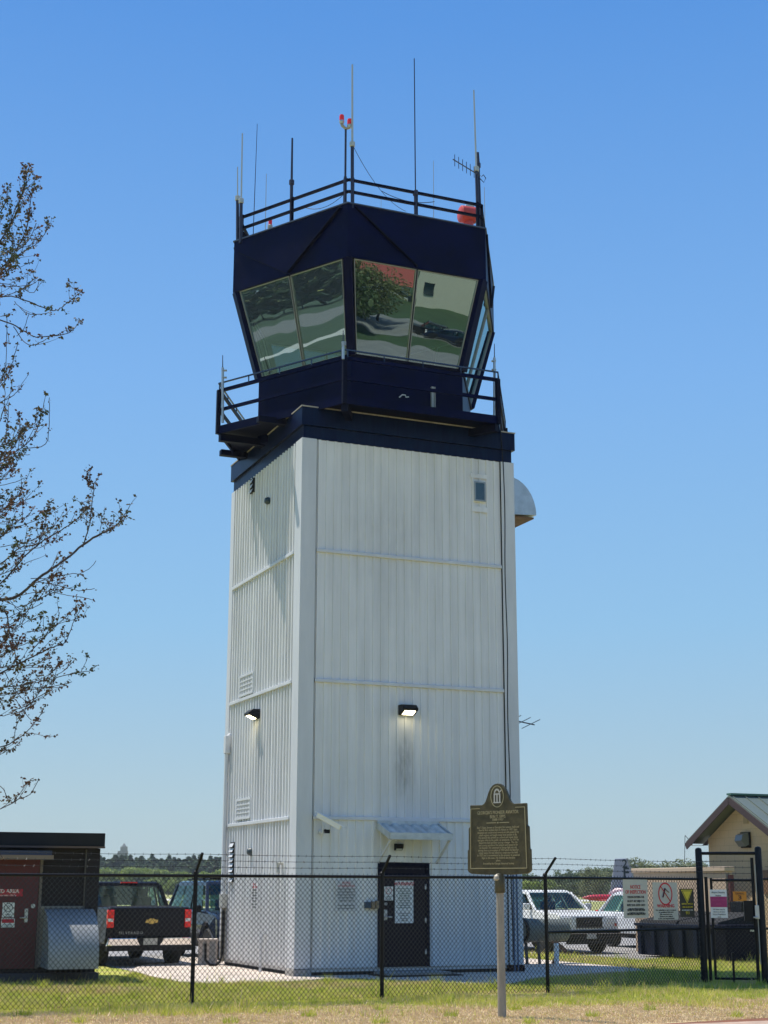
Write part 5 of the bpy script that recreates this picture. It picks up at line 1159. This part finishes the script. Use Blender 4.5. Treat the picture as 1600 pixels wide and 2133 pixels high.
for bi, (pxs, r, dens, rate) in enumerate(BR):
    d0 = 18.0 + rn.uniform(-1.2, 1.2); pts = []
    for i, (x, y) in enumerate(pxs): pts.append(yp(x, y, d0 + rn.uniform(-.12,.12)*i))
    fine = []
    for i in range(len(pts)-1):
        n = max(2, int((pts[i+1]-pts[i]).length/.06))
        for k in range(n):
            p0 = pts[max(i-1,0)]; p1, p2 = pts[i], pts[i+1]; p3 = pts[min(i+2,len(pts)-1)]; t = k/n
            q = .5*((2*p1) + (p2-p0)*t + (2*p0-5*p1+4*p2-p3)*t*t + (3*p1-p0-3*p2+p3)*t**3); fine.append(q + Vector((rn.uniform(-1,1),0,rn.uniform(-1,1)))*.006)
    fine.append(pts[-1])
    TR.tube([v - org for v in fine], r*.8, 6, .004)
    for i in range(1, len(fine)):
        p = fine[i]; dd = (fine[i]-fine[i-1]).normalized()
        if rn.random() < dens*.9:
            for _ in range(rn.choice((1,2,3))): leaf(p + Vector((rn.uniform(-.03,.03),rn.uniform(-.03,.03),rn.uniform(-.03,.03))), .036)
        if i > len(fine)*.15 and rn.random() < rate*.30:
            e = (dd*1.2 + Vector((rn.uniform(-.7,.7), rn.uniform(-.9,.9), rn.uniform(-.35,.9)))).normalized()
            twig(p, e, rn.uniform(.10,.42)*(1.15 - .5*i/len(fine)), .0045, dens)
# trunk and the limbs outside the frame
TR.tube([(0,0,0),(.05,.1,2),(-.1,0,4.5),(.05,-.1,7.5),(.2,0,10.2),(.35,0,12)], .20, 12, .03)
for x, y in ((-260,760),(-180,650),(-160,640),(-320,1300),(-120,1720),(-120,1600),(-90,900),(-120,1250),(-80,1440),(-100,640)):
    q = yp(x, y, 18.0) - org; h = max(1.5, q.z - abs(q.x)*.55 - .3); TR.tube([(.0,0,h), Vector((0,0,h)).lerp(q, .5) + Vector((0,0,-.08)), q], .05, 8, .022)
for i in range(60):
    a = rn.uniform(pi*.55, pi*1.6); h = rn.uniform(4, 11.5); L_ = rn.uniform(1.0, 2.6)*(1-.05*(h-4)); p = org + Vector((0,0,h)); e = p + Vector((cos(a)*L_, sin(a)*L_, L_*.6))
    TR.tube([p-org, (p+e)/2-org-Vector((0,0,.1)), e-org], .03, 5, .008)
    for k in range(5): q = p.lerp(e, .4+.12*k); twig(q, Vector((cos(a)+rn.uniform(-.8,.8), sin(a)+rn.uniform(-.8,.8), .5)), rn.uniform(.4,.9), .006, .7)
TR.build('trunk', bark, NT); TW.build('twigs', bark, NT)
LV.build('leaves', leafmat('bud_leaves', (.11,.045,.03), (.05,.07,.025), 1.6, .35), NT)
# ------------------------------------------------------------------ tree lines
def crown_mesh(name, kind, seed, n, m, parent):
    r_ = random.Random(seed); mb = MB()
    if kind == 'conifer':
        for i in range(n):
            t = r_.random()**.8; z = .10 + .90*t; rad = .40*(1-t)**.62*(.75+.35*sin(t*26+seed)) + .012; a = r_.uniform(0, 2*pi); rr = rad*sqrt(r_.uniform(.15,1))
            c = Vector((rr*cos(a), rr*sin(a), z)); s = .042*(1.2-.5*t)*r_.uniform(.7,1.5)
            d1 = Vector((cos(a), sin(a), r_.uniform(-.6,.2))).normalized(); d2 = Vector((-sin(a), cos(a), r_.uniform(-.4,.4))).normalized()
            mb.add([c-d1*s-d2*s*.6, c+d1*s*1.2-d2*s*.2, c+d1*s+d2*s*.7, c-d1*s*.6+d2*s], [(0,1,2,3)])
    else:
        lobes = [(r_.uniform(-.26,.26), r_.uniform(-.26,.26), r_.uniform(.38,.86), r_.uniform(.13,.22)) for _ in range(9)] + [(0,0,.6,.26), (r_.uniform(-.1,.1),0,.84,.14), (.2,0,.3,.16), (-.2,0,.3,.16)]
        for i in range(n):
            x, y, z, q = lobes[r_.randrange(len(lobes))]; d = Vector((r_.gauss(0,1), r_.gauss(0,1), r_.gauss(0,1))).normalized()*q*(r_.random()**.35); c = Vector((x,y,z)) + d
            s = (.030 if kind == 'leafy' else .019)*r_.uniform(.6,1.5); d1 = Vector((r_.gauss(0,1), r_.gauss(0,1), r_.gauss(0,.6))).normalized(); d2 = d1.cross(Vector((r_.gauss(0,1), r_.gauss(0,1), r_.gauss(0,1)))).normalized()
            mb.add([c-d1*s, c-d2*s*.7, c+d1*s, c+d2*s*.7], [(0,1,2,3)])
    return mb.build('crown', m, parent)
def trunk_mesh(kind, seed, parent):
    r_ = random.Random(seed); mb = MB()
    if kind == 'conifer': mb.tube([(0,0,0),(0,0,.5),(0,0,.95)], .012, 6, .003)
    else:
        mb.tube([(0,0,0),(.01,0,.25),(0,.01,.5)], .016, 6, .008)
        for k in range(9 if kind == 'leafy' else 22): a = r_.uniform(0,2*pi); mb.tube([(0,0,.2+.02*k*.6),(.12*cos(a),.12*sin(a),.45+.012*k),(.26*cos(a),.26*sin(a),.62+r_.uniform(0,.25))], .007, 4, .002)
    return mb.build('trunk', bark, parent)
MC = [leafmat('conifer_green', (.06,.11,.05), (.11,.17,.07), 6), leafmat('fresh_green', (.15,.22,.035), (.30,.36,.08), 6), leafmat('dull_green', (.07,.11,.045), (.13,.17,.07), 6), leafmat('pale_spring_green', (.13,.15,.06), (.22,.24,.10), 6)]
def proto(kind, seed, m, n, nm, label, grp):
    t = thing(nm, label, 'tree', (0,0,0), 0, grp); trunk_mesh(kind, seed, t); crown_mesh('crown', kind, seed, n, m, t); t['used'] = 0; return t
K = {'c': ('conifer_tree', 'dark conifer in the tree line across the airfield left of the tower', 'dark conifers across the airfield'),
     'g': ('leafy_tree', 'fresh green tree standing before the dark conifers across the airfield', 'fresh green trees across the airfield'),
     'd': ('leafy_tree', 'dull green hazy tree in the tree line right of the tower', 'hazy trees right of the tower'),
     'p': ('spring_tree', 'pale thin leaved spring tree rising above the wall and signs', 'pale spring trees right of the tower')}
PR_ = {'c': [proto('conifer', 10+i, MC[0], 1500, *K['c']) for i in range(4)], 'g': [proto('leafy', 20+i, MC[1], 1500, *K['g']) for i in range(3)],
       'd': [proto('leafy', 30+i, MC[2], 1500, *K['d']) for i in range(3)], 'p': [proto('airy', 40+i, MC[3], 2600, *K['p']) for i in range(2)]}
rt = random.Random(5)
def plant(kind, px, pytop, d, wide=1.0):
    P_ = rt.choice(PR_[kind]); o = P_ if not P_['used'] else copy_tree(P_)
    P_['used'] = 1
    q = yp(px, pytop, d); h = q.z
    o.location = (q.x, d, -.2); o.rotation_euler = (0, 0, rt.uniform(0, 2*pi)); o.scale = (h*wide, h*wide, h)
    return o
for x in range(196, 486, 11): plant('c', x + rt.uniform(-3,3), 1783 + rt.uniform(-5,7), 478 + rt.uniform(-8,8), rt.uniform(.8,1.15))
for x in range(190, 486, 13): plant('c', x + rt.uniform(-4,4), 1797 + rt.uniform(-6,9), 462 + rt.uniform(-5,5), rt.uniform(.9,1.3))
for x in list(range(206, 345, 17)) + list(range(358, 480, 17)): plant('g', x + rt.uniform(-5,5), (1812 if x < 240 else 1804 if x < 340 else 1812) + rt.uniform(-5,9), 440 + rt.uniform(-6,6), rt.uniform(.9,1.3))
for x in range(200, 484, 15): plant('g' if rt.random() < .35 else 'c', x + rt.uniform(-4,4), 1832 + rt.uniform(-5,7), 425 + rt.uniform(-5,5), rt.uniform(1.3,2.0))
for x in range(1090, 1480, 15): plant('d', x + rt.uniform(-4,4), 1818 - 12*max(0, min(1, (x-1150)/80)) + rt.uniform(-7,7), 330 + rt.uniform(-9,9), rt.uniform(.9,1.3))
for x in range(1086, 1300, 16): plant('g' if x < 1170 else 'd', x + rt.uniform(-4,4), 1836 + rt.uniform(-7,7), 290 + rt.uniform(-8,8), rt.uniform(1.1,1.6))
for x, y in ((1322,1779),(1306,1792),(1345,1790),(1382,1792),(1402,1784),(1430,1792),(1455,1785),(1250,1806),(1228,1800)): plant('p', x, y, 240 + rt.uniform(-12,12), rt.uniform(1.0,1.2))
# trees mirrored in the cab glass
for s, d_, h in ((-6.5,122,7.0), (-3.6,124,6.0), (-9.5,118,8), (-7.5,112,5.5), (-5.0,116,5.5), (-2.3,128,5.0)):
    o = copy_tree(PR_['pd'[int(h*2) % 2]][0]); q = mirror_pt(d_, s); o.location = q; o.scale = (h*1.2, h*1.2, h); o['label'] = 'thin crowned tree across the road behind the viewer'; o['group'] = 'trees behind the viewer'
for i in range(26):
    o = copy_tree(PR_['c'][i % 4]); q = lp_(560 + rt.uniform(-20,20), -100 + i*8); h = rt.uniform(16, 24); o.location = q; o.scale = (h*1.3, h*1.3, h); o['label'] = 'dark conifer far off to the left behind the viewer'; o['group'] = 'conifers behind the viewer'
for l in PR_.values():
    for o in l: del o['used']
for o in COL.objects:
    if 'used' in o: del o['used']

# ------------------------------------------------------------------ grass blades near the fence and haze
import numpy as np
rg = np.random.default_rng(3)
pad_poly = [tuple(gp(*q))[:2] for q in pp]
lot_poly = [(-30, 33.5)] + [(p.x, p.y) for p in pl] + [(14, 40), (26, 46), (26, 62), (-30, 62)]
def inside(x, y, poly):
    r = np.zeros(len(x), bool); n = len(poly)
    for i in range(n):
        (x0, y0), (x1, y1) = poly[i], poly[(i+1) % n]
        c = ((y0 > y) != (y1 > y)); xi = (x1-x0)*(y-y0)/((y1-y0) if y1 != y0 else 1e-9) + x0; r ^= c & (x < xi)
    return r
N = 230000
y = rg.uniform(19.6, 42, N*2); x = rg.uniform(-1, 1, N*2)*(y*.29 + .6)
den = np.clip(1.25 - (y-20)/24, .25, 1); keep = rg.random(N*2) < den
keep &= ~inside(x, y, pad_poly) & ~inside(x, y, lot_poly)
loc = (x-(-.38))*math.cos(ANG) + (y-32.99)*math.sin(ANG), -(x-(-.38))*math.sin(ANG) + (y-32.99)*math.cos(ANG)
keep &= ~((np.abs(loc[0]) < 2.6) & (np.abs(loc[1]) < 2.6))
keep &= ~((x < sc0.x + .3) & (y > sc0.y - .4 + (x - sc0.x)*.27))
keep &= ~((y < 19.9 + .43*(x-3.6) + .15) & (x > 3.2))
x, y = x[keep], y[keep]; n = len(x)
pat = np.sin(x*1.7 + np.sin(y*1.3))*.5 + np.sin(y*2.1 + x*.6 + 1.3)*.5 + np.sin(x*5.1+y*3.7)*.3
yy = y - .30*x
dry = (yy + pat*.9 + rg.normal(0,.55,n)) < 22.5
h = np.where(dry, rg.uniform(.012,.035,n), rg.uniform(.03,.085,n)*(1+.45*pat)); w_ = rg.uniform(.004,.009,n)
tuft = (rg.random(n) < .02); h = np.where(tuft & ~dry, h*2.2, h)
clump = (np.sin(x*3.3+1.7)*np.sin(y*2.9+.4) > .93); h = np.where(clump, h*2.2+.03, h)
patch = (np.sin(x*.9+2.0+np.sin(y*.8))*np.sin(y*1.15+.7+np.cos(x*.5)) > .45)
a = rg.uniform(0, 2*np.pi, n); lx, ly = rg.normal(0,.45,n)*h, rg.normal(0,.45,n)*h
v = np.empty((n,3,3)); v[:,0] = np.c_[x-np.cos(a)*w_, y-np.sin(a)*w_, np.zeros(n)]; v[:,1] = np.c_[x+np.cos(a)*w_, y+np.sin(a)*w_, np.zeros(n)]; v[:,2] = np.c_[x+lx, y+ly, h]
GM = [leafmat('green_blades', (.34,.41,.05), (.58,.58,.11), 3.0, .4), leafmat('dry_blades', (.58,.42,.24), (.72,.55,.34), 3.0, .2), leafmat('yellow_blades', (.55,.52,.12), (.66,.58,.22), 3.0, .35)]
mi = np.where(dry, np.where(rg.random(n) < .82, 1, 2), np.where(rg.random(n) < np.clip(.30+.25*pat,.05,.8), 2, 0))
mi = np.where(patch & (rg.random(n) < .55) & ~clump, 1, mi); mi = np.where(clump, 0, mi)
mi = np.where(rg.random(n) < .14, 1, mi)
me = bpy.data.meshes.new('lawn_grass'); me.vertices.add(n*3); me.vertices.foreach_set('co', v.reshape(-1))
me.loops.add(n*3); me.loops.foreach_set('vertex_index', np.arange(n*3, dtype=np.int32)); me.polygons.add(n)
me.polygons.foreach_set('loop_start', np.arange(0, n*3, 3, dtype=np.int32)); me.polygons.foreach_set('loop_total', np.full(n, 3, dtype=np.int32))
for g in GM: me.materials.append(g)
me.polygons.foreach_set('material_index', mi.astype(np.int32)); me.update(); me.validate()
go = bpy.data.objects.new('lawn_grass', me); COL.objects.link(go)
tag(go, 'patchy green and straw coloured grass around the fence', 'grass', kind='stuff')

hz_ = MB().box(-3050,-1550,-1.0,3050,3550,24.0)
hm = bpy.data.materials.new('haze_air'); hm.use_nodes = True; n_ = hm.node_tree; n_.nodes.clear()
ho_ = n_.nodes.new('ShaderNodeOutputMaterial'); hv_ = n_.nodes.new('ShaderNodeVolumePrincipled'); hv_.inputs['Color'].default_value = (.80,.88,.95,1); hv_.inputs['Density'].default_value = .0002; hv_.inputs['Anisotropy'].default_value = .2
n_.links.new(hv_.outputs[0], ho_.inputs['Volume'])
tag(hz_.build('haze', hm, None), 'thin pale summer haze over the airfield', 'haze', kind='stuff')
